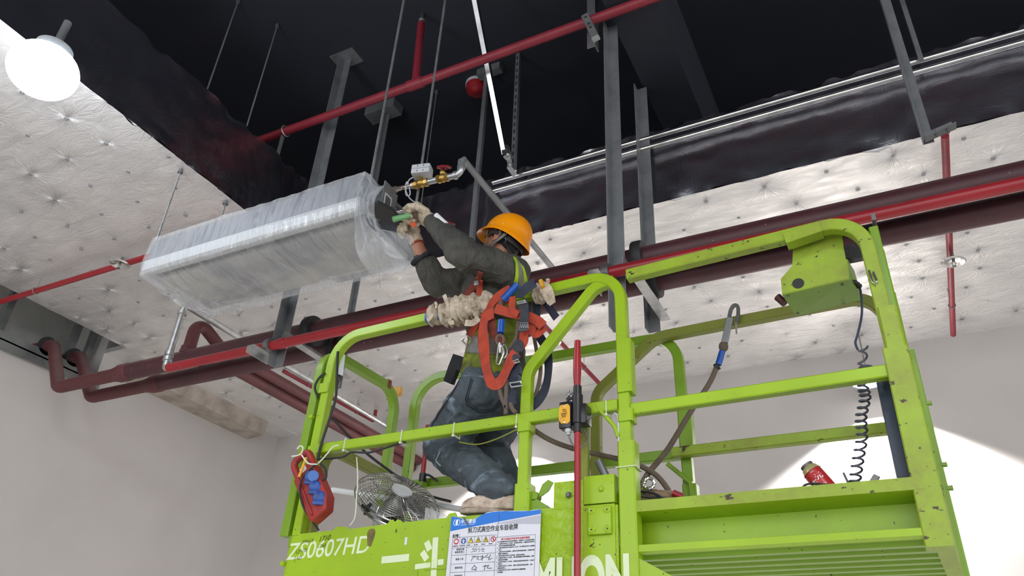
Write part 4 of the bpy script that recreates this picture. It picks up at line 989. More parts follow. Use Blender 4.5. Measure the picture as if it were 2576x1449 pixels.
# ================================================================ NOTICE BOARD
yb = YB2-0.012
bt_ = [at(*p, y=yb) for p in ((1136, 1299), (1361, 1279))]
xL, xR = bt_[0].x, bt_[1].x; zT = (bt_[0].z+bt_[1].z)/2; zB = zT-0.60; Wd = xR-xL
nb = thing('notice_board', 'torn white and blue printed notice fixed on the lift side below the shoe', 'sign', ((xL+xR)/2, yb, zB))
zr = random.Random(3)
topz = lambda u: zT-0.004*math.sin(u*9)-(0.022*math.exp(-((u-0.22)/0.10)**2))
vm = lambda v: float(np.interp(v, [0.43, 0.555, 0.68, 0.83, 0.98, 1.12, 1.25], [0.218, 0.315, 0.387, 0.470, 0.548, 0.62, 0.69]))
poly = [V((xL+Wd*k/24, yb, topz(k/24)+zr.uniform(-0.002, 0.002))) for k in range(25)]+[V((xR-0.004, yb, zB)), V((xL-0.006, yb, zB))]
MB().slab(poly, (0, 0.003, 0)).obj('board', M['board'], nb, smooth=False)
def bp(u, v): return V((xL+Wd*u, 0, zT-Wd*v))     # u across, v down in units of the width
def flat(poly, y0, b): return b.slab([V((p.x, y0, p.z)) for p in poly], (0, -0.0003, 0))
hb = MB(); flat([V((xL+Wd*k/24, 0, topz(k/24)-0.001)) for k in range(25)]+[bp(1, 0.050), bp(0.55, 0.092), bp(0.2, 0.128), bp(0, 0.150)], yb, hb); hb.obj('blue_header', M['blueprint'], nb, smooth=False)
hb = MB(); flat([bp(1, 0.060), bp(1, 0.148), bp(0.75, 0.128), bp(0.5, 0.110), bp(0.62, 0.096)], yb, hb); hb.obj('grey_swoosh', M['board_grey'], nb, smooth=False)
yt = yb-0.0006
lg = MB()
c0 = bp(0.069, 0.068)
lg.slab([V((c0.x, yt, c0.z+0.013)), V((c0.x+0.006, yt, c0.z+0.010)), V((c0.x+0.004, yt, c0.z-0.011)), V((c0.x-0.005, yt, c0.z-0.011)), V((c0.x-0.005, yt, c0.z+0.006))], (0, -0.0002, 0))
for s_ in (-1, 1):
    arc = [V((c0.x+s_*0.014*math.cos(t_), yt, c0.z+0.0145*math.sin(t_))) for t_ in [(-60+k*15)*PI/180 for k in range(9)]]
    lg.tube(arc, 0.0013, 6)
text_mesh('中天建设', 0.0185, face_mat(V((bp(0.115, 0).x, yt, bp(0, 0.082).z))), None, lg, bold=0.0003, sx=0.93)
text_mesh('ZHONGTIAN CONSTRUCTION', 0.0045, face_mat(V((bp(0.115, 0).x, yt, bp(0, 0.101).z))), None, lg)
lg.obj('logo', simple('white_print', srgb(225, 235, 245), 0.5), nb, smooth=False)
ti = MB()
text_mesh('剪刀式高空作业车验收牌', 0.0240, face_mat(V((bp(0.205, 0).x, yt, bp(0, 0.176).z)), 0.0), None, ti, bold=0.00025, sx=0.83)
text_mesh('编号：', 0.0135, face_mat(V((bp(0.035, 0).x, yt, bp(0, 0.212).z))), None, ti, bold=0.0004)
for s_, u, v in (('使用区域', 0.09, 0.60), ('班组负责人', 0.075, 0.645), ('验收人员', 0.09, 0.765), ('验收状态', 0.09, 0.915), ('验收时间', 0.09, 1.06)):
    text_mesh(s_, 0.0088, face_mat(V((bp(u, 0).x, yt, bp(0, vm(v)).z))), None, ti)
rules = ['为了避免高空作业车发生危险意外，请遵守以下安全操作规程。', '1、在高空作业车上工作时，请系好安全带，并确保安全带与作', '    业平台的连接固定装置可靠。', '2、请勿在高空作业车的护栏上工作，也不要站在护栏上或跨越',
         '    护栏。', '3、在高空作业车移动时，请将平台降至最低位置，以确保车辆', '    重量心的稳定性。', '4、请勿在高空作业车上拉电线，避免发生触电。', '5、在高空作业车上工作时，请注意周围是否有移动物体，避免', '    与物体发生碰撞。',
         '6、在高空作业车上工作时，请勿私自将身体伸出护栏，以免发', '    生意外。', '7、在高空作业车上工作时，请将工具和材料固定放置，以免', '    坠落伤及他人。', '8、在高空作业车上作业人员应保持平台载荷重量，', '    以免超重。']
for i, s_ in enumerate(rules):
    text_mesh(s_, 0.0052, face_mat(V((bp(0.545, 0).x, yt, bp(0, 0.292+i*0.0187).z))), None, ti, bold=0.00004, sx=1.10)
# table lines
def ln_(u0, v0, u1, v1, w=0.0010):
    a, b_ = bp(u0, vm(v0)), bp(u1, vm(v1)); d = (b_-a).normalized(); n = V((-d.z, 0, d.x))*w/2
    ti.slab([V((q.x, yt, q.z)) for q in (a-n, b_-n, b_+n, a+n)], (0, -0.0002, 0))
for v in (0.43, 0.555, 0.68, 0.83, 0.98, 1.12): ln_(0.04, v, 0.53, v)
for u in (0.04, 0.207): ln_(u, 0.555, u, 1.2)
for u in (0.53, 0.95): ln_(u, 0.46, u, 1.2)
ln_(0.53, 0.46, 0.95, 0.46); ln_(0.04, 0.43, 0.04, 0.555)
for k in range(6): ln_(0.04+k*0.083+0.0, 0.43, 0.04+k*0.083, 0.545, 0.0008)
for k, s_ in enumerate(('必须戴安全帽', '必须系安全带', '注意安全', '当心滑跌', '当心坠落', '禁止抛物')):
    text_mesh(s_, 0.0038, face_mat(V((bp(0.047+k*0.081, 0).x, yt, bp(0, 0.302).z))), None, ti, bold=0.0)
# handwriting
def scrib(P, w=0.0007):
    ti.tube(spline([V((bp(u, vm(v)).x, yt, bp(u, vm(v)).z)) for u, v in P], 4), w, 5)
for P in ([(0.29, 0.575), (0.27, 0.60), (0.31, 0.60), (0.29, 0.625), (0.26, 0.65)], [(0.31, 0.57), (0.32, 0.63), (0.29, 0.64)], [(0.36, 0.58), (0.33, 0.60), (0.36, 0.62), (0.34, 0.65)], [(0.40, 0.585), (0.37, 0.61), (0.41, 0.61), (0.38, 0.64), (0.41, 0.65)]): scrib(P)
for P in ([(0.27, 0.72), (0.31, 0.715), (0.28, 0.75), (0.27, 0.80)], [(0.31, 0.73), (0.35, 0.725), (0.33, 0.76), (0.36, 0.78)], [(0.36, 0.73), (0.41, 0.74), (0.37, 0.78)], [(0.39, 0.70), (0.39, 0.80)], [(0.45, 0.70), (0.42, 0.74), (0.47, 0.75)], [(0.48, 0.70), (0.46, 0.79), (0.50, 0.76)]): scrib(P, 0.0010)
for P in ([(0.31, 0.87), (0.28, 0.93)], [(0.31, 0.88), (0.34, 0.93)], [(0.28, 0.95), (0.33, 0.94), (0.32, 0.97)], [(0.40, 0.90), (0.46, 0.89)], [(0.43, 0.87), (0.42, 0.97)], [(0.47, 0.88), (0.45, 0.93), (0.50, 0.94)]): scrib(P, 0.0011)
ti.obj('black_print', M['ink'], nb, smooth=False)
rp = MB(); text_mesh('剪刀式高空作业车安全操作规程', 0.0088, face_mat(V((bp(0.585, 0).x, yt, bp(0, 0.272).z))), None, rp, bold=0.0001, sx=0.98); rp.obj('red_heading', M['ink_red'], nb, smooth=False)
ps = MB()
for k in range(6):
    c = bp(0.082+k*0.083, 0.255); c.y = yt; R_ = Wd*0.029
    circ = lambda r, n=20, ph=0: [V((c.x+r*math.cos(2*PI*j/n+ph), yt, c.z+r*math.sin(2*PI*j/n+ph))) for j in range(n)]
    b1 = MB(); y2 = -0.0004
    if k in (0, 1):
        b1.slab(circ(R_), (0, -0.0002, 0)); b1.mark()
        off = V((0, y2, 0))
        if k == 0: b1.slab([p+off for p in circ(R_*0.6, 16)[:9]], (0, -0.0002, 0)); b1.slab([V((c.x-R_*0.8, yt+y2, c.z)), V((c.x+R_*0.8, yt+y2, c.z)), V((c.x+R_*0.5, yt+y2, c.z-R_*0.5)), V((c.x-R_*0.5, yt+y2, c.z-R_*0.5))], (0, -0.0002, 0))
        else:
            b1.slab([V((c.x+R_*q[0], yt+y2, c.z+R_*q[1])) for q in ((-.7, .25), (.7, .25), (.7, .05), (.25, 0), (.3, -.75), (-.3, -.75), (-.25, 0), (-.7, .05))], (0, -0.0002, 0)); b1.slab([V((c.x+R_*0.2*math.cos(a), yt+y2, c.z+R_*(0.55+0.2*math.sin(a)))) for a in [j*PI/5 for j in range(10)]], (0, -0.0002, 0))
        b1.paint(1); b1.obj('pictogram', [M['ink_red' if k == 0 else 'ink_blue'], M['board']], nb, smooth=False)
    elif k < 5:
        b1.slab([V((c.x+R_*1.1*q[0], yt, c.z+R_*1.1*q[1])) for q in ((-1, -.75), (1, -.75), (0, 1))], (0, -0.0002, 0)); b1.mark()
        b1.slab([V((c.x+R_*0.8*q[0], yt+y2, c.z-0.001+R_*0.8*q[1])) for q in ((-1, -.75), (1, -.75), (0, 1))], (0, -0.0002, 0)); b1.paint(1); b1.mark()
        for q in ([(-.12, .45), (.12, .45), (.07, -.15), (-.07, -.15)], [(-.1, -.3), (.1, -.3), (.1, -.5), (-.1, -.5)]) if k == 2 else ([(-.1, .4), (.1, .35), (.3, -.1), (.1, -.2), (-.35, -.4), (-.1, -.1)], [(-.5, -.45), (.5, -.45), (.5, -.55), (-.5, -.55)]):
            b1.slab([V((c.x+R_*q_[0], yt+2*y2, c.z+R_*q_[1])) for q_ in q], (0, -0.0002, 0))
        b1.paint(2); b1.obj('pictogram', [M['ink'], M['ink_yellow'], M['ink']], nb, smooth=False)
    else:
        b1.tube(circ(R_*0.85), 0.0014, 5, closed=True); b1.tube([V((c.x-R_*0.6, yt, c.z+R_*0.6)), V((c.x+R_*0.6, yt, c.z-R_*0.6))], 0.0013, 5); b1.mark()
        b1.tube([V((c.x+R_*0.2, yt+0.0005, c.z+R_*0.5)), V((c.x-R_*0.1, yt+0.0005, c.z)), V((c.x+R_*0.2, yt+0.0005, c.z-R_*0.5))], 0.0014, 5); b1.paint(1)
        b1.obj('pictogram', [M['ink_red'], M['ink']], nb, smooth=False)
# a torn dark crack in the header
ck = MB(); ck.slab([V((bp(u, v).x, yt-0.0012, bp(u, v).z)) for u, v in ((0.13, 0.02), (0.165, 0.025), (0.19, 0.07), (0.22, 0.115), (0.205, 0.115), (0.175, 0.08))], (0, -0.0003, 0)); ck.obj('tear', M['steel_dark'], nb, smooth=False)
ck = MB(); ck.tube([V((bp(u, v).x, yt-0.0003, bp(u, v).z)) for u, v in ((0.545, 0.01), (0.55, 0.06), (0.543, 0.13), (0.548, 0.20), (0.54, 0.25))], 0.0007, 5); ck.obj('crack', M['steel_dark'], nb, smooth=False)

# ================================================================ THE WORKER
wk = thing('person', 'person in amber hard hat, dark jacket, lime vest and jeans reaching up to the unit', 'person', (-1.62, 2.85, DK))
hipL, hipR = V((-1.655, 2.80, 3.00)), V((-1.60, 2.96, 3.00))
kneeL, kneeR = at(1112, 1118, y=2.95), at(1232, 1118, y=3.14)
ankL, ankR = at(1250, 1236, y=2.69), V((-1.52, 3.03, DK+0.12))
shoL, shoR = at(1278, 683, y=2.745), at(1222, 702, y=3.02)
elbL, elbR = at(1178, 648, y=2.56), at(1103, 712, y=2.90)
wrL, wrR = at(1084, 555, y=2.66), at(1043, 598, y=2.76)
chest = (shoL+shoR)/2+V((-0.02, 0.0, -0.13)); pelv = (hipL+hipR)/2+V((0.0, 0, 0.06)); belly = (chest+pelv)/2+V((0.02, 0, -0.02))
neck = (shoL+shoR)/2+V((0.01, -0.02, 0.04))
headc = at(1267, 609, y=2.86)
Fw = V((-0.90, 0.16, 0.38)).normalized(); Uw = V((0.36, 0.06, 0.92)); Uw = (Uw-Fw*Uw.dot(Fw)).normalized(); Lw = Uw.cross(Fw).normalized()
HM = Matrix(((Fw.x, Lw.x, Uw.x, headc.x), (Fw.y, Lw.y, Uw.y, headc.y), (Fw.z, Lw.z, Uw.z, headc.z), (0, 0, 0, 1)))
H3 = HM.to_3x3()
def hp_(x, y, z): return HM @ V((x, y, z))
cuffR0 = at(1064, 650, y=2.80)
# ---- body: one continuous surface
b = MB()
b.chain([pelv, belly, chest], [0.115, 0.11, 0.125]); b.chain([chest, neck], [0.10, 0.062]); b.chain([neck, hp_(-0.03, 0, -0.06)], [0.058, 0.056])
b.chain([shoL, shoR], [0.055, 0.055])
b.chain([shoL, elbL, wrL], [0.052, 0.042, 0.028]); b.chain([shoR, elbR, cuffR0, wrR], [0.052, 0.040, 0.038, 0.030])
b.chain([hipL, kneeL, ankL], [0.085, 0.055, 0.036]); b.chain([hipR, kneeR, ankR], [0.085, 0.055, 0.036])
b.ball(hp_(-0.005, 0, 0.03), (0.096, 0.076, 0.10), 24, H3)      # skull
b.ball(hp_(0.030, 0, -0.045), (0.062, 0.058, 0.062), 20, H3)    # jaw
b.ball(hp_(0.072, 0, -0.085), (0.026, 0.030, 0.022), 16, H3)    # chin
for s_ in (-1, 1): b.ball(hp_(0.058, s_*0.038, -0.018), (0.030, 0.026, 0.028), 14, H3)   # cheeks
b.chain([hp_(0.090, 0, 0.012), hp_(0.112, 0, -0.030)], [0.009, 0.013])  # nose
for s_ in (-1, 1): b.ball(hp_(0.104, s_*0.011, -0.035), (0.011, 0.008, 0.008), 10, H3)
b.chain([hp_(0.088, -0.018, -0.062), hp_(0.095, 0, -0.061), hp_(0.088, 0.018, -0.062)], [0.005, 0.007, 0.005])  # lips
b.chain([hp_(0.086, -0.016, -0.071), hp_(0.092, 0, -0.071), hp_(0.086, 0.016, -0.071)], [0.005, 0.007, 0.005])
for s_ in (-1, 1): b.chain([hp_(0.078, s_*0.014, 0.030), hp_(0.082, s_*0.032, 0.032), hp_(0.066, s_*0.052, 0.026)], [0.006, 0.007, 0.005])  # brow ridge
body = b.obj('body', M['skin'], wk); remesh(body, 0.0055, 4, 0.5)
# ears (kept as body parts so the thin rims survive)
for s_ in (-1, 1):
    e = MB(); e0 = V((-0.024, s_*0.081, -0.012))
    rim = [HM @ (e0+V((0.017*math.cos(a)-0.004, s_*(0.006+0.006*math.cos(a+2.5)), 0.030*math.sin(a)+0.002))) for a in [(-100+k*25)*PI/180 for k in range(12)]]
    rim = [HM @ (e0+V((-0.022*math.cos(a)-0.002, s_*(0.011-0.005*math.cos(a)), 0.036*math.sin(a)))) for a in [(-95+k*20)*PI/180 for k in range(13)]]
    e.tube(spline(rim, 3), 0.0048, 8)
    e.ball(HM @ (e0+V((-0.002, s_*0.003, 0.0))), (0.018, 0.006, 0.031), 14, H3); e.ball(HM @ (e0+V((0.006, s_*0.003, -0.033))), (0.009, 0.006, 0.011), 12, H3)
    e.ball(HM @ (e0+V((0.012, s_*0.002, 0.0))), (0.005, 0.006, 0.010), 10, H3)
    e.obj('ear', M['skin'], wk)
for s_ in (-1, 1):
    e = MB(); e.ball(hp_(0.078, s_*0.031, 0.012), 0.0115, 16); e.mark(); e.ball(hp_(0.0855, s_*0.0312, 0.013), (0.0045, 0.0055, 0.0055), 12, H3); e.paint(1)
    e.obj('eye', [M['white_plastic'], M['black']], wk)
    MB().tube([hp_(0.093, s_*0.017, 0.030), hp_(0.091, s_*0.030, 0.036), hp_(0.078, s_*0.046, 0.033)], 0.0035, 6).obj('eyebrow', M['hair'], wk)
h = MB(); h.ball(hp_(-0.018, 0, 0.035), (0.096, 0.082, 0.104), 24, H3); h.ball(hp_(-0.062, 0, -0.022), (0.048, 0.062, 0.048), 18, H3); h.ball(hp_(0.004, 0.071, 0.02), (0.018, 0.010, 0.03), 12, H3); h.ball(hp_(0.004, -0.071, 0.02), (0.018, 0.010, 0.03), 12, H3)
h = h.obj('hair', M['hair'], wk); remesh(h, 0.006, 2)
# ---- trousers
def leg_fold(b, hip, knee, ank, r):
    b.chain([hip, (hip+knee)/2, knee], [r[0], r[1], r[2]]); b.chain([knee, (knee+ank)/2+V((0.0, 0, 0.0)), ank], [r[2], r[3], r[4]])
b = MB(); b.chain([pelv+V((0.0, 0, 0.03)), (hipL+hipR)/2], [0.135, 0.14]); b.ball((hipL+hipR)/2+V((0.055, 0.0, 0.015)), (0.125, 0.15, 0.14), 20)
b.chain([hipL, hipR], [0.118, 0.118])
leg_fold(b, hipL+V((0, 0, 0.0)), kneeL, ankL+V((0.0, 0, 0.01)), [0.120, 0.108, 0.092, 0.090, 0.066])
leg_fold(b, hipR, kneeR, ankR+V((0, 0, 0.02)), [0.118, 0.102, 0.086, 0.080, 0.066])
b.ball(kneeL+V((0.06, -0.02, -0.07)), (0.09, 0.08, 0.06), 14); b.ball(ankL+V((0.005, 0, 0.0)), (0.088, 0.074, 0.036), 14)
tr = b.obj('jeans', M['denim'], wk); remesh(tr, 0.0075, 5, 0.5, [(0.12, 0.040), (0.045, 0.011)])
# jeans seams: back pocket and side seam, lying on the cloth (front-of-surface offsets)
def on_cloth(P, y): return [at(p[0], p[1], y=y) for p in P]
# ---- jacket
b = MB()
b.chain([chest+V((0, 0, 0.02)), belly, pelv+V((0.0, 0, 0.06))], [0.150, 0.140, 0.150]); b.chain([shoL+V((0.02, 0.01, -0.01)), shoR], [0.082, 0.080])
b.ball(chest+V((0.035, -0.01, 0.03)), (0.135, 0.19, 0.135), 20)
b.chain([neck, neck+V((-0.005, 0.0, 0.035))], [0.080, 0.070])
mL = (shoL+elbL)/2; b.chain([shoL, mL, elbL], [0.088, 0.085, 0.080]); b.chain([elbL, (elbL+wrL)/2, wrL+(elbL-wrL)*0.06], [0.080, 0.064, 0.046])
mR = (shoR+elbR)/2; b.chain([shoR, mR, elbR], [0.080, 0.075, 0.078])
cuffR = at(1066, 655, y=2.80)
b.chain([elbR, (elbR+cuffR)/2, cuffR], [0.076, 0.062, 0.052])
jk = b.obj('jacket', M['jacket'], wk); remesh(jk, 0.0075, 4, 0.5, [(0.13, 0.040), (0.05, 0.009)])
# rolled dark cuff of the far sleeve, jacket tail
cf = MB(); T = frame_to(cuffR, wrR)
ringp = [T @ V(((0.052+0.010*math.sin(3*a))*math.cos(a), (0.052+0.008*math.cos(4*a))*math.sin(a), 0.006*math.sin(2*a))) for a in [k*PI/20 for k in range(40)]]
cf.tube(ringp, 0.014, 10, closed=True); cf.obj('rolled_cuff', M['jacket_dark'], wk)
tl = MB(); tl.slab([at(*p, y=2.93) for p in ((1140, 890), (1172, 900), (1168, 940), (1148, 930), (1133, 966), (1115, 958), (1128, 920))], (0.01, 0.02, 0)); tl.obj('jacket_tail', M['jacket_dark'], wk)
# ---- hi-vis vest: bands hugging the torso
def shell(P, name, mat, thick=0.006, parent=wk, sub=8, wob=0.006):
    """lofted cloth patch through rows of points"""
    L = [spline(r, sub) for r in P]; m = min(len(l) for l in L); cols = [spline([l[k] for l in L], sub) for k in range(m)]
    bm = bmesh.new(); G = [[bm.verts.new(p+V((mnoise.noise(p*13), mnoise.noise(p*13+V((4, 0, 0))), mnoise.noise(p*11)))*wob) for p in c] for c in cols]
    for k in range(m-1):
        for j in range(len(G[0])-1): bm.faces.new((G[k][j], G[k+1][j], G[k+1][j+1], G[k][j+1]))
    b = MB(); b.add(bm); o = b.obj(name, M[mat], parent, ang=80)
    s = o.modifiers.new('thick', 'SOLIDIFY'); s.thickness = thick; s.offset = 0; return o
bpy.context.view_layer.update()
_dg = bpy.context.evaluated_depsgraph_get()
def onsurf(o, P, lift_=0.003):
    e = o.evaluated_get(_dg); inv = o.matrix_world.inverted(); out = []
    for p in P:
        d = (at(p[0], p[1], y=2.8)-V(CAM)).normalized()
        ok, loc, nr, _ = e.ray_cast(inv @ V(CAM), inv.to_3x3() @ d)
        if ok: out.append(o.matrix_world @ loc + (o.matrix_world.to_3x3() @ nr)*lift_)
    return out
def dens2(P, n):
    out = []
    for i in range(n+1):
        f = i/n*(len(P)-1); k = min(int(f), len(P)-2); t_ = f-k
        out.append((P[k][0]*(1-t_)+P[k+1][0]*t_, P[k][1]*(1-t_)+P[k+1][1]*t_))
    return out
def patch(o, A_, B_, name, mat, lift_=0.008, nu=8, nv=30, thick=0.005, smooth_=True):
    """strip of cloth between two pixel outlines laid on the surface of o"""
    A_, B_ = dens2(A_, nv), dens2(B_, nv); G = []; e = o.evaluated_get(_dg); inv = o.matrix_world.inverted()
    for a_, b__ in zip(A_, B_):
        row = []
        for i in range(nu+1):
            t_ = i/nu; p = (a_[0]*(1-t_)+b__[0]*t_, a_[1]*(1-t_)+b__[1]*t_)
            d = (at(p[0], p[1], y=2.8)-V(CAM)).normalized(); ok, loc, nr, _ = e.ray_cast(inv @ V(CAM), inv.to_3x3() @ d)
            row.append(((o.matrix_world @ loc)-d*lift_, True, d) if ok else (None, False, d))
        G.append(row)
    last = [q for r in G for q in r if q[1]]
    if not last: return None
    for r in G:
        for i, q in enumerate(r):
            if not q[1]:
                near = min((abs(j-i), j) for j in range(nu+1) if r[j][1])[1] if any(z[1] for z in r) else None
                base = r[near][0] if near is not None else last[0][0]
                dist_ = (base-V(CAM)).length; r[i] = (V(CAM)+q[2]*(dist_+0.02), False, q[2])
    P2 = [[q[0].copy() for q in r] for r in G]
    for it in range(3):
        Q = [[p.copy() for p in r] for r in P2]
        for j in range(1, nv):
            for i in range(nu+1): P2[j][i] = (Q[j-1][i]+Q[j+1][i]+Q[j][i]*2)/4
    bm = bmesh.new(); vs = [[bm.verts.new(p) for p in r] for r in P2]
    for j in range(nv):
        for i in range(nu): bm.faces.new((vs[j][i], vs[j][i+1], vs[j+1][i+1], vs[j+1][i]))
    b = MB(); b.add(bm); q = b.obj(name, M[mat], wk, ang=80); sm_ = q.modifiers.new('thick', 'SOLIDIFY'); sm_.thickness = thick; sm_.offset = 0; return q
e1 = [(1290, 645), (1297, 662), (1297, 692), (1289, 724), (1280, 745)]; e2 = [(1298, 648), (1304, 666), (1305, 700), (1299, 728), (1291, 750)]
e3 = [(1309, 662), (1316, 682), (1317, 706), (1313, 740), (1306, 760)]; e4 = [(1318, 672), (1326, 700), (1326, 722), (1322, 746), (1316, 765)]
patch(jk, e1, e2, 'vest_band', 'hivis', 0.010, 4); patch(jk, e2, e3, 'vest_reflective_band', 'reflect', 0.009, 5); patch(jk, e3, e4, 'vest_band', 'hivis', 0.010, 4)
patch(jk, [(1199, 698), (1204, 718), (1202, 745), (1194, 790)], [(1207, 692), (1213, 716), (1217, 745), (1224, 790)], 'vest_band', 'hivis', 0.008, 4)
patch(jk, [(1168, 738), (1170, 775), (1160, 800)], [(1222, 738), (1226, 775), (1222, 812)], 'vest_band', 'hivis_dirty', 0.012, 8, 20)
patch(jk, [(1192, 808), (1180, 845), (1168, 895), (1156, 940)], [(1300, 800), (1302, 850), (1300, 900), (1290, 938)], 'vest_skirt', 'hivis_dirty', 0.020, 16, 30, 0.006)
patch(jk, [(1186, 842), (1176, 866), (1172, 888)], [(1250, 850), (1256, 872), (1256, 892)], 'vest_reflective_band', 'reflect', 0.028, 8, 12)
patch(jk, [(1202, 778), (1196, 812), (1188, 848)], [(1224, 780), (1222, 815), (1216, 852)], 'vest_reflective_band', 'reflect', 0.014, 5, 16)
# ---- hard hat
hh = MB(); seg = 56; hb_ = bmesh.new()
def helm(off, brim=True):
    rings = []
    for k in range(13):
        t_ = k/12*PI/2; rr = math.sin(t_); zz = math.cos(t_)
        rings.append([(rr*math.cos(a), rr*math.sin(a), zz, 0) for a in [2*PI*j/seg for j in range(seg)]])
    out = []
    for r in rings:
        out.append([V((0.002+(0.136-off)*p[0], (0.110-off)*p[1], 0.018+(0.115-off)*p[3-1])) for p in r])
    return out
hc_ = V((-0.008, 0, 0.018)); O = helm(0); I = helm(0.004)
def bri(a, w, dz, dr=0.0):
    front = max(0, math.cos(a))**3; back = max(0, -math.cos(a))**2
    ww = w*(0.016+0.034*front+0.010*back)
    return V((0.002+(0.136+ww)*math.cos(a), (0.110+ww*0.9)*math.sin(a), 0.018-0.016*w-0.030*back*w+0.004*front*w+dz))
angs = [2*PI*j/seg for j in range(seg)]
rows_ = O[1:]+[[bri(a, 0.15, -0.014) for a in angs], [bri(a, 0.6, -0.020) for a in angs], [bri(a, 1.0, -0.026) for a in angs], [bri(a, 1.0, -0.030) for a in angs], [bri(a, 0.6, -0.024) for a in angs], [bri(a, 0.0, -0.020) for a in angs]]+I[1:][::-1]
VR = [[hb_.verts.new(HM @ (p+hc_+V((0, 0, 0.012)))) for p in r] for r in rows_]
tp = hb_.verts.new(HM @ (O[0][0]+hc_+V((0, 0, 0.012)))); tq = hb_.verts.new(HM @ (I[0][0]+hc_+V((0, 0, 0.012))))
for j in range(seg):
    k = (j+1) % seg
    hb_.faces.new((tp, VR[0][j], VR[0][k])); hb_.faces.new((tq, VR[-1][k], VR[-1][j]))
    for r in range(len(VR)-1): hb_.faces.new((VR[r][j], VR[r+1][j], VR[r+1][k], VR[r][k]))
hh.add(hb_); hat = hh.obj('hard_hat', M['helmet'], wk, ang=60)
for a in (75, 110, 145, 20, -75, -110):
    a = math.radians(a); p = V((-0.010+0.132*math.cos(a)*0.985, 0.1085*math.sin(a), 0.045)); q = HM @ p; c0 = HM @ V((-0.01, 0, 0.035))
    MB().ball(q, (0.0045, 0.0045, 0.0045), 10).obj('rivet', M['chrome'], hat)
hbnd = MB(); hbnd.sweep([hp_(-0.012+0.118*math.cos(a), 0.094*math.sin(a), -0.002-0.028*max(0, -math.cos(a))) for a in [2*PI*j/36 for j in range(36)]], [(-0.011, -0.001), (0.011, -0.001), (0.011, 0.001), (-0.011, 0.001)], closed=True, normals=[Uw]*36)
hbnd.obj('headband', M['black'], hat)
for s_ in (-1, 1):
    for Pn in ([(0.058, 0.094, 0.03), (0.048, 0.080, -0.02), (0.046, 0.066, -0.062), (0.045, 0.045, -0.098), (0.03, 0.0, -0.118)], [(-0.085, 0.088, -0.01), (-0.055, 0.086, -0.045), (-0.018, 0.078, -0.062), (0.020, 0.066, -0.074), (0.045, 0.045, -0.098)]):
        PP = spline([hp_(p[0], s_*p[1], p[2]) for p in Pn], 6)
        MB().sweep(PP, [(-0.001, -0.0065), (0.001, -0.0065), (0.001, 0.0065), (-0.001, 0.0065)], normals=[(p-headc) for p in PP]).obj('chin_strap', M['reflect'], hat)
    MB().sweep(spline([hp_(-0.085, s_*0.075, 0.0), hp_(-0.098, s_*0.05, -0.055), hp_(-0.10, 0, -0.075)], 5), [(-0.001, -0.009), (0.001, -0.009), (0.001, 0.009), (-0.001, 0.009)], N=Fw).obj('nape_strap', M['black_shiny'], hat)
# ---- gloved hands, five fingers each
def hand(w, kn, side, curl, palmn, name, mat, s=1.0, cuff=True, label=None):
    """w wrist, kn middle of the knuckles, side: across the palm towards the thumb, palmn: direction the palm faces"""
    d = (kn-w).normalized(); sd = (side-d*side.dot(d)).normalized(); pn = d.cross(sd)
    if pn.dot(palmn) < 0: pn = -pn
    b = MB()
    L = (kn-w).length
    for k in range(4):
        off = (1.5-k)*0.0215*s
        b.chain([w+d*L*0.30+sd*off*0.75, kn+sd*off-d*0.004*abs(k-1)], [0.017*s, 0.0145*s])
    b.ball(w+d*L*0.55, (0.038*s, 0.038*s, 0.022*s), 14, Matrix((sd, d, pn)).transposed())
    ln3 = [(0.040, 0.026, 0.020), (0.044, 0.029, 0.022), (0.041, 0.027, 0.021), (0.032, 0.021, 0.018)]
    for k in range(4):
        p = kn+sd*((1.5-k)*0.0215*s)-d*0.004*abs(k-1); ang = 0.25; Q = [p]
        for j, l_ in enumerate(ln3[k]):
            ang += curl[k]*(1.0 if j < 2 else 0.7)
            v = d*math.cos(ang)+pn*math.sin(ang); p = p+v*l_*s; Q.append(p)
        b.chain(Q, [0.0115*s, 0.0108*s, 0.0100*s, 0.0090*s])
    t0 = w+d*L*0.32+sd*0.030*s+pn*0.004; t1 = t0+(d*0.55+sd*0.55+pn*0.62).normalized()*0.040*s; t2 = t1+(d*0.75+pn*0.62-sd*0.1).normalized()*0.030*s; t3 = t2+(d*0.7+pn*0.45-sd*0.55).normalized()*0.024*s
    b.chain([t0, t1, t2, t3], [0.016*s, 0.0135*s, 0.012*s, 0.0105*s])
    b.chain([w-d*0.022, w+d*0.03], [0.030*s, 0.027*s])
    o = b.obj(name, mat, wk); remesh(o, 0.0035, 2, 0.45, [(0.02, 0.004)]); return o
g1 = hand(wrL, at(1052, 534, y=2.685), V((-0.2, -0.55, 0.8)), (1.15, 1.2, 1.25, 1.3), V((-0.35, 0.75, -0.5)), 'glove', M['glove'], 1.36)
g2 = hand(wrR+V((0, 0, 0.0)), at(1028, 564, y=2.715), V((0.6, -0.6, 0.5)), (1.05, 1.15, 1.2, 1.25), V((0.75, -0.5, 0.2)), 'glove', M['glove'], 1.30)
T = frame_to(wrL+(elbL-wrL).normalized()*0.03, wrL)
MB().tube([T @ V((0.036*math.cos(a), 0.036*math.sin(a), 0)) for a in [k*PI/12 for k in range(24)]], 0.005, 6, closed=True).obj('glove_cuff', simple('pale_cuff', srgb(200, 176, 150), 0.9), wk)
T = frame_to(wrR+(cuffR-wrR).normalized()*0.045, wrR)
MB().tube([T @ V((0.037*math.cos(a), 0.037*math.sin(a), 0)) for a in [k*PI/12 for k in range(24)]], 0.0035, 6, closed=True).obj('glove_cuff', simple('red_cuff', srgb(150, 50, 36), 0.9), wk)
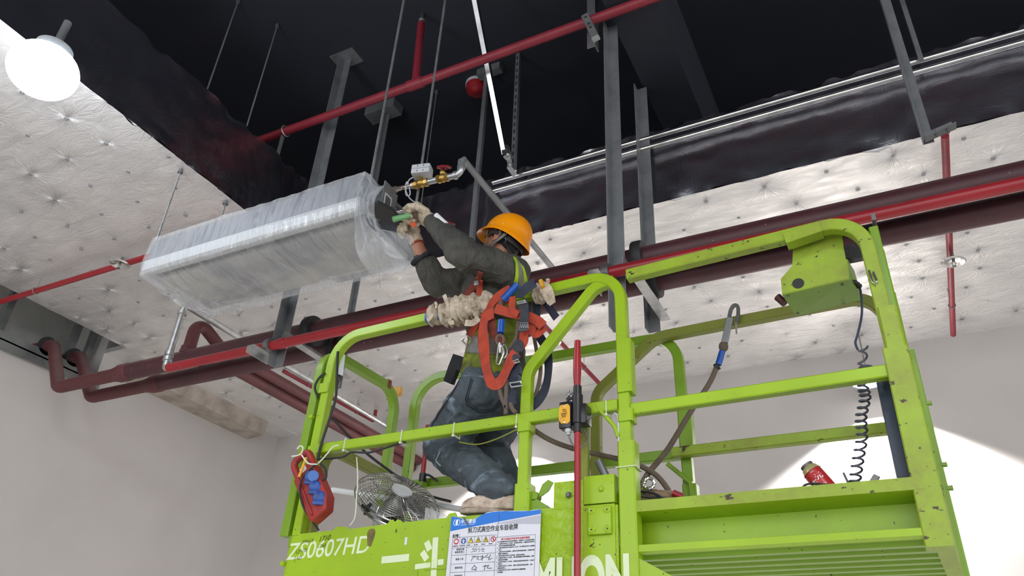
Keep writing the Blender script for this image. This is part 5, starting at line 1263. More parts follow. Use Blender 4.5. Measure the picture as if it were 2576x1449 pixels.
# ---- tools in the hands
sd = thing('screwdriver', 'screwdriver with orange handle held in the worker gloves', 'tool', at(1039, 565, y=2.63))
MB().tube([at(1040, 565, y=2.615), at(1036, 560, y=2.70)], 0.0125, 16).obj('handle', simple('orange_plastic', srgb(228, 88, 40), 0.35), sd)
MB().tube([at(1036, 560, y=2.70), at(1022, 548, y=2.80)], 0.003, 8).obj('blade', M['chrome'], sd)
gt = thing('clear_green_tool', 'clear green tool handle poking out left of the gloves', 'tool', at(1004, 548, y=2.68))
MB().tube(fil([at(989, 552, y=2.56), at(1004, 548, y=2.58), at(1030, 543, y=2.62)], 0.02), 0.0155, 14).obj('handle', M['green_tool'], gt)
# ---- shoes
def shoe(toe, heel, upv, name_label=None):
    d = (toe-heel).normalized(); up = V(upv).normalized(); sdv = d.cross(up).normalized(); up = sdv.cross(d)
    Lh = (toe-heel).length
    T = Matrix(((d.x, sdv.x, up.x, heel.x), (d.y, sdv.y, up.y, heel.y), (d.z, sdv.z, up.z, heel.z), (0, 0, 0, 1)))
    def sole(k, grow): return [((0.5+0.5*math.cos(a))*Lh*1.02-0.01*Lh, (0.036+0.012*math.cos(a)-0.006*math.sin(2*a)*0)*math.sin(a)*grow) for a in [2*PI*j/30 for j in range(30)]]
    ps_ = MB(); ps_.prism(sole(0, 1.0), T, 0.026); so = ps_.obj('shoe_sole', M['sole'], wk); bv = so.modifiers.new('bevel', 'BEVEL'); bv.width = 0.006; bv.segments = 2
    b = MB(); bm = bmesh.new(); G = []
    for i in range(25):
        t_ = i/24; h_ = float(np.interp(t_, [0, .04, .12, .28, .45, .65, .85, .96, 1], [.030, .075, .092, .098, .084, .060, .046, .030, .006])); w_ = float(np.interp(t_, [0, .05, .2, .45, .7, .88, .97, 1], [.016, .031, .036, .035, .044, .040, .024, .006]))
        G.append([bm.verts.new(T @ V((Lh*t_, w_*math.cos(a_)*(1 if math.sin(a_) < 0.3 else 1-0.25*math.sin(a_)*(h_ > .07)), 0.020+(h_*max(0, math.sin(a_))**0.85 if math.sin(a_) > 0 else 0.004*math.sin(a_))))) for a_ in [2*PI*j/28 for j in range(28)]])
    for i in range(24):
        for j in range(28): bm.faces.new((G[i][j], G[i][(j+1) % 28], G[i+1][(j+1) % 28], G[i+1][j]))
    bm.faces.new(G[0]); bm.faces.new(G[-1][::-1]); b.add(bm)
    sk_ = MB(); sk_.chain([T @ V((Lh*0.22, 0, 0.085)), T @ V((Lh*0.22, 0, 0.098))], [0.036, 0.036]); sk_.obj('sock', M['jacket_dark'], wk)
    o = b.obj('shoe', M['shoe'], wk); remesh(o, 0.004, 4)
    for k in range(4):
        x = Lh*(0.42+0.08*k); zc = 0.020+float(np.interp(0.42+0.08*k, [.28, .45, .65, .85], [.098, .084, .060, .046]))+0.001
        MB().tube([T @ V((x, -0.026, zc-0.014)), T @ V((x+0.003, -0.012, zc-0.002)), T @ V((x+0.005, 0, zc)), T @ V((x+0.003, 0.012, zc-0.002)), T @ V((x, 0.026, zc-0.014))], 0.0028, 6).obj('shoelace', M['rag'], wk)
shoe(at(1158, 1294, y=2.66), at(1287, 1298, y=2.70)+V((0.02, 0, 0)), (0, 0, 1))
shoe(ankR+V((-0.19, 0.03, -0.118)), ankR+V((0.06, -0.01, -0.118)), (0, 0, 1))
# jeans stitching, rear pocket and frayed knee, laid on the cloth surface by ray casting
def dens(P, n=6): 
    o_ = []
    for a, b in zip(P, P[1:]):
        for k in range(n): o_.append((a[0]+(b[0]-a[0])*k/n, a[1]+(b[1]-a[1])*k/n))
    return o_+[P[-1]]
def seam(o, P, r, mat, name='stitching', par=wk):
    q = onsurf(o, dens(P))
    if len(q) > 2: MB().tube(q, r, 6).obj(name, M[mat], par)
seam(tr, [(1186, 952), (1172, 1002), (1176, 1018), (1204, 1036), (1240, 1034), (1262, 1008)], 0.0022, 'denim_dark', 'pocket_seam')
seam(tr, [(1190, 956), (1177, 1002), (1181, 1014), (1206, 1030), (1237, 1029), (1257, 1006)], 0.0014, 'denim_dark', 'pocket_seam')
seam(tr, [(1160, 950), (1142, 985), (1112, 1030), (1086, 1072)], 0.0022, 'denim_dark', 'side_seam')
seam(tr, [(1108, 1137), (1098, 1160), (1110, 1172)], 0.0030, 'denim_light', 'frayed_tear')

# ================================================================ THINGS ON THE RAILS
YH = YN-0.045
def ribbon(P, w, name, mat, par, n=8, th=0.0026, lean=(0, -1, -0.25), y=YH, edge=None):
    PP = spline([at(p[0], p[1], y=(p[2] if len(p) > 2 else y)) for p in P], n)
    N_ = [V(lean)+V((0.25*math.sin(i*0.25), 0, 0)) for i in range(len(PP))]
    o = MB().sweep(PP, [(-th/2, -w/2), (th/2, -w/2), (th/2, w/2), (-th/2, w/2)], normals=N_).obj(name, M[mat], par, ang=50)
    if edge:
        for s_ in (-1, 1):
            Q = []
            for i, p in enumerate(PP):
                t_ = (PP[min(i+1, len(PP)-1)]-PP[max(i-1, 0)]).normalized(); b_ = t_.cross(N_[i]).normalized(); Q.append(p+b_*s_*w/2)
            MB().tube(Q, 0.0016, 5).obj('webbing_edge', M[edge], o)
    return o
hs = thing('safety_harness', 'bundle of orange and navy harness straps slung over the lift top rail', 'harness', at(1290, 860, y=YH))
R_ = lambda P, w, m, name='strap', **k: ribbon(P, w, name, m, hs, **k)
# navy loops behind the rail
R_([(1345, 716, YN-0.04), (1352, 735, YN+0.03), (1350, 790, YN+0.04), (1352, 835, YN+0.05), (1372, 872, YN+0.05), (1380, 920, YN+0.05), (1372, 975, YN+0.04), (1350, 1012, YN+0.04), (1326, 1028, YN+0.03)], 0.040, 'navy')
R_([(1362, 722, YN-0.035), (1372, 756), (1386, 780), (1400, 800)], 0.036, 'navy', y=YN+0.03)
R_([(1318, 745), (1324, 800), (1325, 850)], 0.05, 'navy', y=YN+0.02)
for P_s in ([(1352, 885), (1344, 930), (1336, 970), (1328, 1002)], [(1356, 890), (1360, 930), (1353, 975), (1340, 1010), (1326, 1028)], [(1335, 750), (1340, 820), (1350, 885)]):
    MB().tube(spline(pts(P_s, YN+0.045), 8), 0.0085, 10).obj('rope', M['rope'], hs)
# front straps
R_([(1284, 727), (1262, 739), (1240, 760), (1226, 786), (1216, 800)], 0.040, 'orange', edge='orange_edge')
R_([(1288, 744), (1266, 760), (1250, 776)], 0.036, 'orange', y=YH+0.01)
R_([(1242, 788), (1230, 792), (1219, 806), (1215, 832), (1217, 866), (1222, 915), (1232, 955), (1246, 967), (1262, 955), (1278, 922), (1290, 900), (1300, 888)], 0.050, 'orange', y=YH-0.012, edge='navy')
R_([(1246, 776), (1280, 786), (1326, 796), (1350, 806), (1366, 820)], 0.042, 'orange', y=YH-0.02, edge='orange_edge')
R_([(1290, 746), (1288, 768), (1292, 784), (1304, 792)], 0.030, 'orange', y=YH-0.03)
R_([(1236, 800), (1236, 822), (1250, 848), (1268, 866)], 0.040, 'orange_edge', y=YH+0.008)
R_([(1325, 802), (1332, 822), (1350, 838), (1368, 822)], 0.044, 'orange', y=YH-0.004)
R_([(1318, 832), (1316, 860), (1302, 878), (1288, 892)], 0.040, 'orange', y=YH-0.006, edge='orange_edge')
R_([(1346, 710), (1328, 722), (1312, 738), (1307, 750)], 0.044, 'navy', y=YH-0.035)
gw = R_([(1317, 756), (1319, 790), (1317, 834)], 0.040, 'greyweb', 'wide_strap', y=YH-0.038)
k = MB()
for i in range(5):
    q0, q1 = at(1308+i*4.4, 826, y=YH-0.0415), at(1312.4+i*4.4, 816, y=YH-0.0415)
    k.tube([q0, at(1310.2+i*4.4, 814, y=YH-0.0415), at(1312.4+i*4.4, 826, y=YH-0.0415)], 0.0007, 4)
k.tube([at(x, y, y=YH-0.0415) for x, y in ((1307, 812), (1328, 812), (1328, 830), (1306, 830))], 0.0007, 4, closed=True)
k.obj('white_stitching', M['white_plastic'], gw)
R_([(1300, 872), (1297, 882), (1299, 905), (1296, 930), (1290, 945), (1292, 965), (1289, 990), (1285, 1010), (1292, 1022)], 0.042, 'navy', y=YH+0.004)
R_([(1306, 884), (1309, 870), (1304, 862), (1298, 870), (1298, 905)], 0.030, 'greyweb', y=YH-0.012)
# ropes in front
for P_s in ([(1308, 790), (1302, 830), (1296, 856), (1270, 897), (1272, 930), (1274, 970), (1273, 1010), (1272, 1042)], [(1298, 905), (1262, 950), (1256, 972), (1262, 1000), (1275, 1030)], [(1290, 860), (1262, 905), (1240, 960), (1256, 985)][:0] or [(1284, 1015), (1290, 1030), (1298, 1038)]):
    MB().tube(spline(pts(P_s, YH+0.004), 8), 0.0095, 10).obj('rope', M['rope'], hs)
MB().tube([at(1303, 716, y=YH-0.02), at(1266, 754, y=YH-0.02)], 0.018, 14).obj('blue_sleeve', M['blue'], hs)
MB().tube([at(1310, 720, y=YH-0.01), at(1300, 726, y=YH-0.01)], 0.016, 12).obj('rope_end', M['rope'], hs)
MB().tube([at(1268, 752, y=YH-0.01), at(1260, 762, y=YH-0.01), at(1258, 790, y=YH-0.0)], 0.011, 10).obj('rope', M['rope'], hs)
MB().tube([at(1262, 806, y=YH-0.024), at(1259, 838, y=YH-0.024)], 0.016, 12).obj('blue_sleeve', M['blue'], hs)
rg = [at(1258+9*math.cos(a), 855+12*math.sin(a), y=YH-0.024) for a in [2*PI*j/18 for j in range(18)]]
MB().tube(rg, 0.0065, 8, closed=True).obj('rope_eye', M['rope'], hs)
cbn = [at(p[0], p[1], y=YH-0.03) for p in ((1258, 862), (1264, 870), (1268, 884), (1262, 902), (1256, 916), (1250, 912), (1251, 896), (1254, 874))]
MB().tube(spline(cbn, 5, closed=True), 0.0038, 8, closed=True).obj('carabiner', M['chrome'], hs)
MB().tube([at(1259, 868, y=YH-0.034), at(1258, 888, y=YH-0.034)], 0.0055, 10).obj('carabiner_sleeve', M['chrome'], hs)
cbn = [at(p[0]+10, p[1]+4, y=YH-0.018) for p in ((1258, 862), (1264, 870), (1266, 884), (1260, 896), (1254, 890), (1254, 874))]
MB().tube(spline(cbn, 5, closed=True), 0.0033, 8, closed=True).obj('carabiner', M['galv'], hs)
for cpt, w_, h_, yy_ in (((1298, 967), 28, 10, YH-0.012), ((1312, 760), 20, 4, YH-0.045), ((1299, 909), 14, 6, YH-0.01)):
    q = [at(cpt[0]+dx*w_/2+dy*2, cpt[1]+dy*h_/2-dx*2, y=yy_) for dx, dy in ((-1, -1), (1, -1), (1, 1), (-1, 1))]
    MB().tube(q, 0.004, 6, closed=True).obj('buckle', M['galv'], hs)
# harness straps worn by the worker
def wr_(P, w, m, name='harness_strap', y=2.66, **k): return ribbon(P, w, name, m, wk, y=y, **k)
patch(jk, [(1203, 682), (1196, 702), (1180, 722), (1164, 742)], [(1216, 686), (1210, 706), (1196, 732), (1182, 752)], 'harness_strap', 'orange_edge', 0.018, 4, 16)
patch(jk, [(1200, 702), (1198, 735), (1198, 775), (1190, 812), (1172, 842)], [(1214, 706), (1213, 735), (1214, 778), (1206, 818), (1186, 852)], 'harness_strap', 'orange', 0.034, 4, 24)
patch(jk, [(1204, 788), (1222, 824), (1240, 852)], [(1218, 784), (1238, 818), (1258, 844)], 'harness_strap', 'orange_edge', 0.030, 4, 12)
q = [at(x, y, y=2.632) for x, y in ((1163, 858), (1174, 842), (1186, 852), (1176, 870))]
MB().tube(q, 0.0045, 6, closed=True).obj('buckle', M['chrome'], wk)
MB().box(*[tuple(at(1199, 712, y=2.655)-V((0.012, 0.004, 0.014))), tuple(at(1199, 712, y=2.655)+V((0.012, 0.004, 0.014)))], bev=0.003).obj('buckle', M['galv_dull'], wk)

# shredded rag and blue tape bound round the top rail
zr_ = lambda x: ZT-0.02+0.03*((x-XP0)/(XP2-XP0))
def railz(px_): 
    x = at(px_, 760, y=YN).x; return V((x, YN, zr_(x)))
rg_ = thing('rag_wrap', 'shredded cream rag with blue tape bound round the lift top rail', 'rag', railz(1150))
def ragtube(x0, x1, r, seed, name='rag', mat='rag'):
    bm = bmesh.new(); n = 70; m = 44; G = []
    for i in range(n+1):
        f = i/n; x = x0+(x1-x0)*f; c = V((x, YN, zr_(x))); r0 = r*(0.72+0.28*math.sin(PI*f)**0.5)
        G.append([])
        for j in range(m):
            a = 2*PI*j/m; p = c+V((0, math.cos(a), math.sin(a)))*r0
            k = 1+0.45*mnoise.noise(V((p.x*34+seed, p.y*13, p.z*13)))+0.30*mnoise.noise(V((p.x*90+seed, p.y*30, p.z*30)))
            G[-1].append(bm.verts.new(c+V((0.015*mnoise.noise(p*30), math.cos(a), math.sin(a)))*r0*k))
    for i in range(n):
        for j in range(m): bm.faces.new((G[i][j], G[i][(j+1) % m], G[i+1][(j+1) % m], G[i+1][j]))
    bm.faces.new(G[0]); bm.faces.new(G[-1][::-1]); b = MB(); b.add(bm); return b.obj(name, M[mat], rg_, ang=180)
X_ = lambda p: at(p, 770, y=YN).x
ragtube(X_(1085), X_(1112), 0.046, 1); ragtube(X_(1120), X_(1190), 0.066, 5); ragtube(X_(1180), X_(1245), 0.056, 9)
for a, b_ in ((1080, 1088), (1110, 1122)): MB().rtube([V((X_(a), YN, zr_(X_(a)))), V((X_(b_), YN, zr_(X_(b_))))], 0.056, 0.056, (0, 1, 0), ch=0.012).obj('blue_tape', M['blue'], rg_)
for P_s, w_ in (([(1126, 765), (1121, 752), (1117, 742)], 0.02), ([(1088, 790), (1082, 800), (1075, 806)], 0.02), ([(1096, 776), (1098, 766), (1094, 760)], 0.012), ([(1130, 800), (1134, 812), (1142, 810)], 0.02), ([(1165, 775), (1180, 765), (1212, 762)], 0.03), ([(1205, 800), (1190, 812), (1170, 812)], 0.03)):
    ribbon(P_s, w_, 'rag_shred', 'rag', rg_, 5, y=YN-0.05)
rg2 = thing('rag_wrap', 'small dirty rag knotted on the top rail right of the harness', 'rag', railz(1370))
X2 = lambda p: at(p, 715, y=YN).x
_r = rg_; rg_ = rg2; ragtube(X2(1345), X2(1378), 0.045, 14); rg_ = _r
for P_s, w_ in (([(1362, 716), (1376, 722), (1384, 738), (1390, 765)], 0.035), ([(1366, 724), (1374, 745), (1384, 762)], 0.026), ([(1378, 712), (1380, 704), (1374, 706)], 0.014)):
    ribbon(P_s, w_, 'rag_shred', 'rag', rg2, 6, y=YN-0.04)
MB().tube([at(1366, 722, y=YN-0.05), at(1360, 706, y=YN-0.045)], 0.010, 8).obj('yellow_tape', M['yellow'], rg2)

# anti-crush bar: red pole with black clamp, and its switch box
YPole = 2.585
pz = lambda x, y: at(x, y, y=YPole)
pole = thing('warning_pole', 'tall red pole clamped to the near side of the lift', 'pole', pz(1453, 1449))
xx = pz(1453, 1200).x
MB().tube([V((pz(1453, 1449).x, YPole, 1.9)), pz(1453, 1080)], 0.0125, 14).obj('tube', M['red'], pole)
tp_ = [pz(1452, 975), pz(1452, 940), pz(1452, 900), pz(1453, 858)]
MB().tube(tp_, 0.0125, 16, scale=[1.0, 1.30, 1.25, 1.0]).obj('sleeve', M['red'], pole)
cl = MB(); cl.tube([pz(1453, 972), pz(1453, 1088)], 0.0165, 16); cl.tube([pz(1453, 995), pz(1453, 1066)], 0.0215, 16); cl.box(tuple(pz(1458, 1066)-V((0.01, 0.01, 0))), tuple(pz(1470, 1016)+V((0.01, 0.05, 0))), bev=0.004)
cl.obj('clamp', M['black_shiny'], pole)
for p, d in (((1445, 985), (1430, 992)), ((1446, 1001), (1430, 1003))):
    k = MB(); a, b_ = pz(*p), pz(*d); k.tube([a, b_], 0.0055, 10); k.ball(b_, (0.010, 0.006, 0.010), 12); k.tube([b_+V((0, 0, 0.016)), b_, b_+V((-0.004, 0, -0.014))], 0.005, 8); k.obj('clamp_knob', M['galv_dull' if p[1] < 990 else 'black'], pole)
k = MB(); k.tube([pz(1470, 1046), pz(1482, 1050)], 0.006, 8); k.tube([pz(1476, 1055), pz(1490, 1046)], 0.005, 8); k.obj('wing_screw', M['steel_dark'], pole)
sw = thing('limit_switch', 'small black switch box with amber plate beside the red pole', 'switch', pz(1425, 1088))
a, b_ = pz(1410, 1082), pz(1441, 1012)
MB().box((a.x, YPole-0.02, a.z), (b_.x, YPole+0.03, b_.z), bev=0.006).obj('housing', M['black_shiny'], sw)
pl = [pz(*p) for p in ((1416, 1024), (1434, 1021), (1439, 1027), (1439, 1064), (1433, 1070), (1417, 1070), (1411, 1062), (1412, 1030))]
yl = MB(); yl.slab([V((p.x, YPole-0.0215, p.z)) for p in pl], (0, 0.002, 0)); plt = yl.obj('amber_plate', M['yellow'], sw)
tx_ = MB()
for yy_, w0, w1 in ((1036, 1420, 1429), (1040, 1421, 1431), (1046, 1417, 1432), (1050, 1417, 1430), (1054, 1419, 1429)):
    p0, p1 = pz(w0, yy_), pz(w1, yy_); tx_.box((p0.x, YPole-0.0225, p0.z-0.0012), (p1.x, YPole-0.0216, p0.z+0.0012))
tx_.obj('plate_print', M['ink'], plt, smooth=False)
for yy_ in (1026, 1065): q = pz(1425, yy_); MB().lathe([(0, 0.003), (0.0045, 0.002), (0.0045, 0), (0, 0)], frame_to(V((q.x, YPole-0.021, q.z)), V((q.x, YPole-1, q.z))), 10).obj('screw', M['chrome'], plt)
k = MB(); k.tube([pz(1429, 1080), pz(1430, 1089)], 0.013, 14); k.tube([pz(1430, 1089), pz(1430, 1094)], 0.009, 12); k.obj('cable_gland', M['grey_plastic'], sw)
MB().tube(spline([pz(1430, 1092), pz(1434, 1106), pz(1444, 1122), at(1460, 1126, y=YPole+0.03), at(1474, 1114, y=YPole+0.04), at(1476, 1096, y=YPole+0.05), at(1468, 1080, y=YPole+0.04)], 8), 0.0035, 8).obj('cable', M['steel_dark'], sw)
p2 = thing('warning_pole', 'short red pole standing at the far left corner of the lift', 'pole', at(1063, 1250, y=YF+0.04))
pf = lambda x, y: at(x, y, y=YF-0.06)
MB().tube([pf(1077, 1070), pf(1064, 1196)], 0.013, 12).obj('tube', M['red'], p2)
MB().tube([pf(1065, 1192), pf(1060, 1240)], 0.02, 12).obj('clamp', M['black_shiny'], p2)
MB().tube([pf(1062, 1215), pf(1058, 1252)], 0.026, 10).obj('socket', M['green_shaded'], p2)
MB().tube(spline([pf(1066, 1194), pf(1080, 1196), pf(1100, 1210)], 6), 0.006, 8).obj('cable', M['black'], p2)

# power socket box tied to the left post
YS = 2.60
ps = thing('socket_box', 'red moulded extension socket box with blue caps tied to the left post', 'socket box', at(790, 1300, y=YS))
c0, c1 = at(757, 1150, y=YS), at(814, 1290, y=YS)
up = (c0-c1).normalized(); sdx = V((up.z, 0, -up.x)); dep = V((0, 1, 0)); L_ = (c0-c1).length
T = Matrix(((sdx.x, up.x, 0, (c0.x+c1.x)/2), (0, 0, -1, YS), (sdx.z, up.z, 0, (c0.z+c1.z)/2), (0, 0, 0, 1)))   # local x side, y up, z towards camera
hw2, hl = 0.062, L_/2+0.014
body_ = MB()
out = [(-hw2*0.75, -hl), (hw2*0.55, -hl), (hw2, -hl+0.05), (hw2, 0.035), (hw2, hl-0.03), (hw2*0.7, hl), (-hw2*0.7, hl), (-hw2, hl-0.03), (-hw2, -hl+0.03)]
body_.prism([(-hw2*0.9, -hl), (hw2*0.5, -hl), (hw2, -hl+0.055), (hw2, 0.065), (-hw2, 0.065), (-hw2, -hl+0.02)], T @ Matrix.Translation((0, 0, -0.03)), 0.062)
bo = body_.obj('body', M['socket_red'], ps, ang=30); bv = bo.modifiers.new('bevel', 'BEVEL'); bv.width = 0.010; bv.segments = 3
hd = MB(); HP = fil([T @ V((-hw2*0.78, 0.05, 0)), T @ V((-hw2*0.78, hl-0.012, 0)), T @ V((hw2*0.72, hl-0.012, 0)), T @ V((hw2*0.72, 0.05, 0))], 0.028, 6)
hd.tube(HP, 0.0165, 14); hd.obj('handle', M['socket_red'], ps)
MB().prism([(-0.038, 0.062), (0.035, 0.062), (0.030, 0.10), (-0.02, 0.105)], T @ Matrix.Translation((0, 0, -0.008)), 0.020).obj('neck', M['socket_red'], ps)
rd = MB(); rd.tube([T @ V((-hw2*0.55, 0.05, 0.034)), T @ V((-hw2*0.55, -hl+0.02, 0.034))], 0.006, 8); rd.obj('moulded_rib', M['socket_red'], ps)
for i, (v, c) in enumerate(((0.006, 0.024), (-0.052, 0.022), (-0.112, 0.024))):
    q = T @ V((hw2*0.42, v, 0.032)); k = MB(); FM = frame_to(q, q+(V((0.55, -0.8, -0.1))))
    k.lathe([(0.026, -0.01), (0.027, 0.014), (0.022, 0.018), (0.0, 0.018)], FM, 20); k.box((-0.024, -0.034, 0.0), (0.024, -0.018, 0.020), FM, 0.004)
    k.obj('socket_cap', M['socket_blue'], ps)
    if i == 0: MB().lathe([(0, 0.02), (0.024, 0.02), (0.026, 0.026), (0.024, 0.036), (0, 0.038)], FM @ Matrix.Translation((0.012, 0.0, 0)), 20).obj('plug', simple('pale_blue_plug', srgb(58, 104, 178), 0.4), ps)
MB().prism([(-0.022, 0.062), (0.012, 0.062), (0.012, 0.10), (-0.022, 0.10)], T @ Matrix.Translation((0, 0, 0.012)), 0.004).obj('torn_label', M['board'], ps)
k = MB(); k.rtube([T @ V((-0.022, 0.045, 0.042)), T @ V((0.045, 0.105, 0.042))], 0.008, 0.014, (0, 1, 0)); k.obj('yellow_cable_tie', M['yellow'], ps)
def tie(P, name, label, y, r=0.0035, par=None, mat='tie'):
    o = MB().tube(spline([at(p[0], p[1], y=(p[2] if len(p) > 2 else y)) for p in P], 8), r, 6).obj(name, M[mat], par); 
    if par is None: tag(o, label, 'cable tie')
    return o
tie([(734, 1148), (748, 1146), (758, 1140), (762, 1126), (754, 1122), (748, 1130)], 'cord_loop', None, YS-0.055, par=ps)
tie([(757, 1142), (764, 1152), (776, 1166), (798, 1168)], 'cord_loop', None, YS-0.05, par=ps)
tie([(798, 1168), (812, 1154), (826, 1138), (838, 1124), (852, 1120)], 'cord_loop', None, YN-0.06, par=ps)
# zip ties on the mid rail
for i, (px_, lab) in enumerate(((883, 'white nylon tie on the mid rail nearest the socket box'), (1021, 'white nylon tie on the mid rail left of the worker'), (1150, 'white nylon tie on the mid rail in front of the bent knee'), (1306, 'white nylon tie on the mid rail at the inner post'), (1532, 'white nylon tie on the mid rail left of the thick post'))):
    x = at(px_, 1080, y=YN).x
    k = MB(); P4 = [V((x, YN-0.028, ZM-0.026)), V((x, YN-0.028, ZM+0.026)), V((x, YN+0.026, ZM+0.026)), V((x, YN+0.026, ZM-0.026))]
    k.sweep(P4, [(-0.0013, -0.004), (0.0013, -0.004), (0.0013, 0.004), (-0.0013, 0.004)], closed=True, N=(1, 0, 0)); k.ball(V((x, YN-0.030, ZM-0.030)), 0.006, 8)
    k.obj('zip_tie', M['tie']); tag(bpy.context.scene.objects[-1] if False else COL.objects[-1], lab, 'cable tie', 'zip ties on the mid rail')
x = XP2+0.012; k = MB(); zt_ = at(1590, 1180, y=YN).z
k.sweep([V((x-0.036, YN-0.036, zt_)), V((x+0.036, YN-0.036, zt_)), V((x+0.036, YN+0.036, zt_)), V((x-0.036, YN+0.036, zt_))], [(-0.0013, -0.004), (0.0013, -0.004), (0.0013, 0.004), (-0.0013, 0.004)], closed=True, N=(0, 0, 1))
o = k.obj('zip_tie', M['tie']); tag(o, 'white nylon tie around the thick upright post above the box', 'cable tie')
def cable(P, r, mat, name, label, y, cat='cable', n=8):
    o = MB().tube(spline([at(p[0], p[1], y=(p[2] if len(p) > 2 else y)) for p in P], n), r, 8).obj(name, M[mat]); tag(o, label, cat); return o
cable([(850, 885, YN-0.03), (848, 930), (846, 985), (840, 1020), (822, 1075), (806, 1125), (800, 1158)], 0.0065, 'black', 'power_cable', 'black cable running down the left post to the socket box', YN-0.035)
cable([(818, 938), (802, 952), (792, 975), (800, 1000)], 0.006, 'black', 'cable_loop', 'black cable loop sticking out left of the left post', YN-0.03)
cable([(835, 1050, YN+0.04), (900, 1120, 2.85), (960, 1170, 2.95), (1060, 1238, 3.1), (1135, 1262, 3.2)], 0.0065, 'black', 'power_cable', 'black cable crossing behind the fan inside the lift', YN)
cable([(805, 1155), (860, 1150), (885, 1138), (930, 1138), (985, 1122), (1020, 1112)], 0.005, 'black', 'signal_cable', 'thin black cable sagging under the mid rail', YN-0.008)
cable([(1155, 1112), (1200, 1118), (1250, 1104), (1300, 1080), (1330, 1065)], 0.003, 'green_olive', 'signal_cable', 'thin painted cable tied under the mid rail before the knee', YN-0.02)
cable([(798, 1165, YS-0.04), (770, 1190, YS-0.045), (756, 1215, YS-0.045), (755, 1245, YS-0.045), (765, 1280, YS-0.03), (785, 1310, YS), (802, 1334, YS+0.04)], 0.0045, 'black', 'socket_cable', 'thin dark cable looping in front of the red socket box', YS)
cable([(806, 1166), (818, 1180), (820, 1200), (812, 1208)], 0.006, 'black', 'plug_cable', 'short black cable entering the top blue socket cap', YS-0.02)
cable([(897, 1150), (900, 1200), (897, 1250), (893, 1300), (880, 1322)], 0.003, 'tie', 'white_strip', 'torn white plastic strip hanging by the fan', YN+0.03, 'strip')
cable([(1545, 1040), (1555, 1050), (1556, 1100), (1560, 1160)], 0.0045, 'grey_plastic', 'signal_cable', 'pale cable running down behind the thick post', YN-0.02)
pt = thing('paper_tag', 'small white tag hanging beside the top of the left post', 'tag', at(853, 930, y=YN+0.02))
MB().slab([at(*p, y=YN+0.02) for p in ((856, 890), (868, 893), (862, 945), (848, 940))], (0, 0.002, 0)).obj('card', M['board'], pt, smooth=False)
MB().tube([at(850, 945, y=YN+0.02), at(856, 960, y=YN+0.02), at(850, 975, y=YN+0.02)], 0.003, 6).obj('string', M['steel_dark'], pt)

# industrial fan lying on the deck
fc = at(1000, 1262, y=2.95); fn = V((0.60, -0.40, 0.70)).normalized()
fan = thing('industrial_fan', 'chrome wire cage fan lying on the lift deck', 'fan', fc+V((0, 0, -0.2)))
FT = frame_to(fc, fc+fn); RF = 0.205
cg = MB(); prof_ = lambda r: 0.055*math.sqrt(max(0, 1-(r/RF)**2))+0.012
for s_ in (1, -1):
    for k in range(6, 20): 
        r = RF*k/19
        cg.tube([FT @ V((r*math.cos(a), r*math.sin(a), s_*prof_(r))) for a in [2*PI*j/48 for j in range(48)]], 0.0013 if k < 19 else 0.004, 5, closed=True)
    for k in range(36 if s_ > 0 else 22):
        a0 = 2*PI*k/(36 if s_ > 0 else 22)
        cg.tube([FT @ V((RF*q*math.cos(a0+0.5*s_*q), RF*q*math.sin(a0+0.5*s_*q), s_*(prof_(RF*q)+0.002))) for q in [0.25+0.75*j/10 for j in range(11)]], 0.0012, 4)
cg.obj('wire_cage', M['chrome'], fan)
MB().lathe([(0, 0.066), (0.05, 0.064), (0.052, 0.058), (0, 0.058)], FT, 24).obj('badge', M['white_plastic'], fan)
MB().lathe([(0, -0.12), (0.05, -0.11), (0.055, -0.02), (0.03, 0.02), (0, 0.02)], FT, 20).obj('motor', M['steel_dark'], fan)
for k in range(3):
    a0 = 2*PI*k/3; bm = bmesh.new(); G = []
    for i in range(7):
        r = 0.03+0.135*i/6; w_ = 0.35+0.5*math.sin(PI*i/6)
        G.append([bm.verts.new(FT @ V((r*math.cos(a0+w_*(j/4-0.5)*1.5), r*math.sin(a0+w_*(j/4-0.5)*1.5), 0.025*(j/4-0.5)*2))) for j in range(5)])
    for i in range(6):
        for j in range(4): bm.faces.new((G[i][j], G[i+1][j], G[i+1][j+1], G[i][j+1]))
    b = MB(); b.add(bm); o = b.obj('blade', M['galv'], fan); sdm = o.modifiers.new('thick', 'SOLIDIFY'); sdm.thickness = 0.003
MB().tube([at(935, 1270, y=2.86), at(950, 1310, y=2.84), at(952, 1345, y=2.84)], 0.022, 12).obj('stand', M['film'], fan)
MB().tube([at(935, 1270, y=2.87), at(950, 1310, y=2.85), at(952, 1345, y=2.85)], 0.015, 12).obj('stand', M['galv'], fan)
kb = MB(); q = at(922, 1278, y=2.83)
for k in range(3): kb.tube([q, q+V((0.028*math.cos(2.1*k+0.5), 0, 0.03*math.sin(2.1*k+0.5)))], 0.010, 8)
kb.tube([q+V((0, -0.01, 0)), q+V((0, 0.05, 0))], 0.012, 10); kb.obj('tilt_knob', M['black'], fan)
sh = MB(); sh.slab([at(*p, y=2.9) for p in ((1070, 1276), (1110, 1290), (1122, 1302), (1068, 1310))], (0, 0.05, 0)); sh.obj('plastic_scrap', M['film'], fan)
o = MB().tube([at(836, 1232, y=3.18), at(1165, 1282, y=3.20)], 0.0145, 16).obj('plastic_tube', M['white_plastic']); tag(o, 'long white plastic tube lying across the lift behind the fan', 'tube')

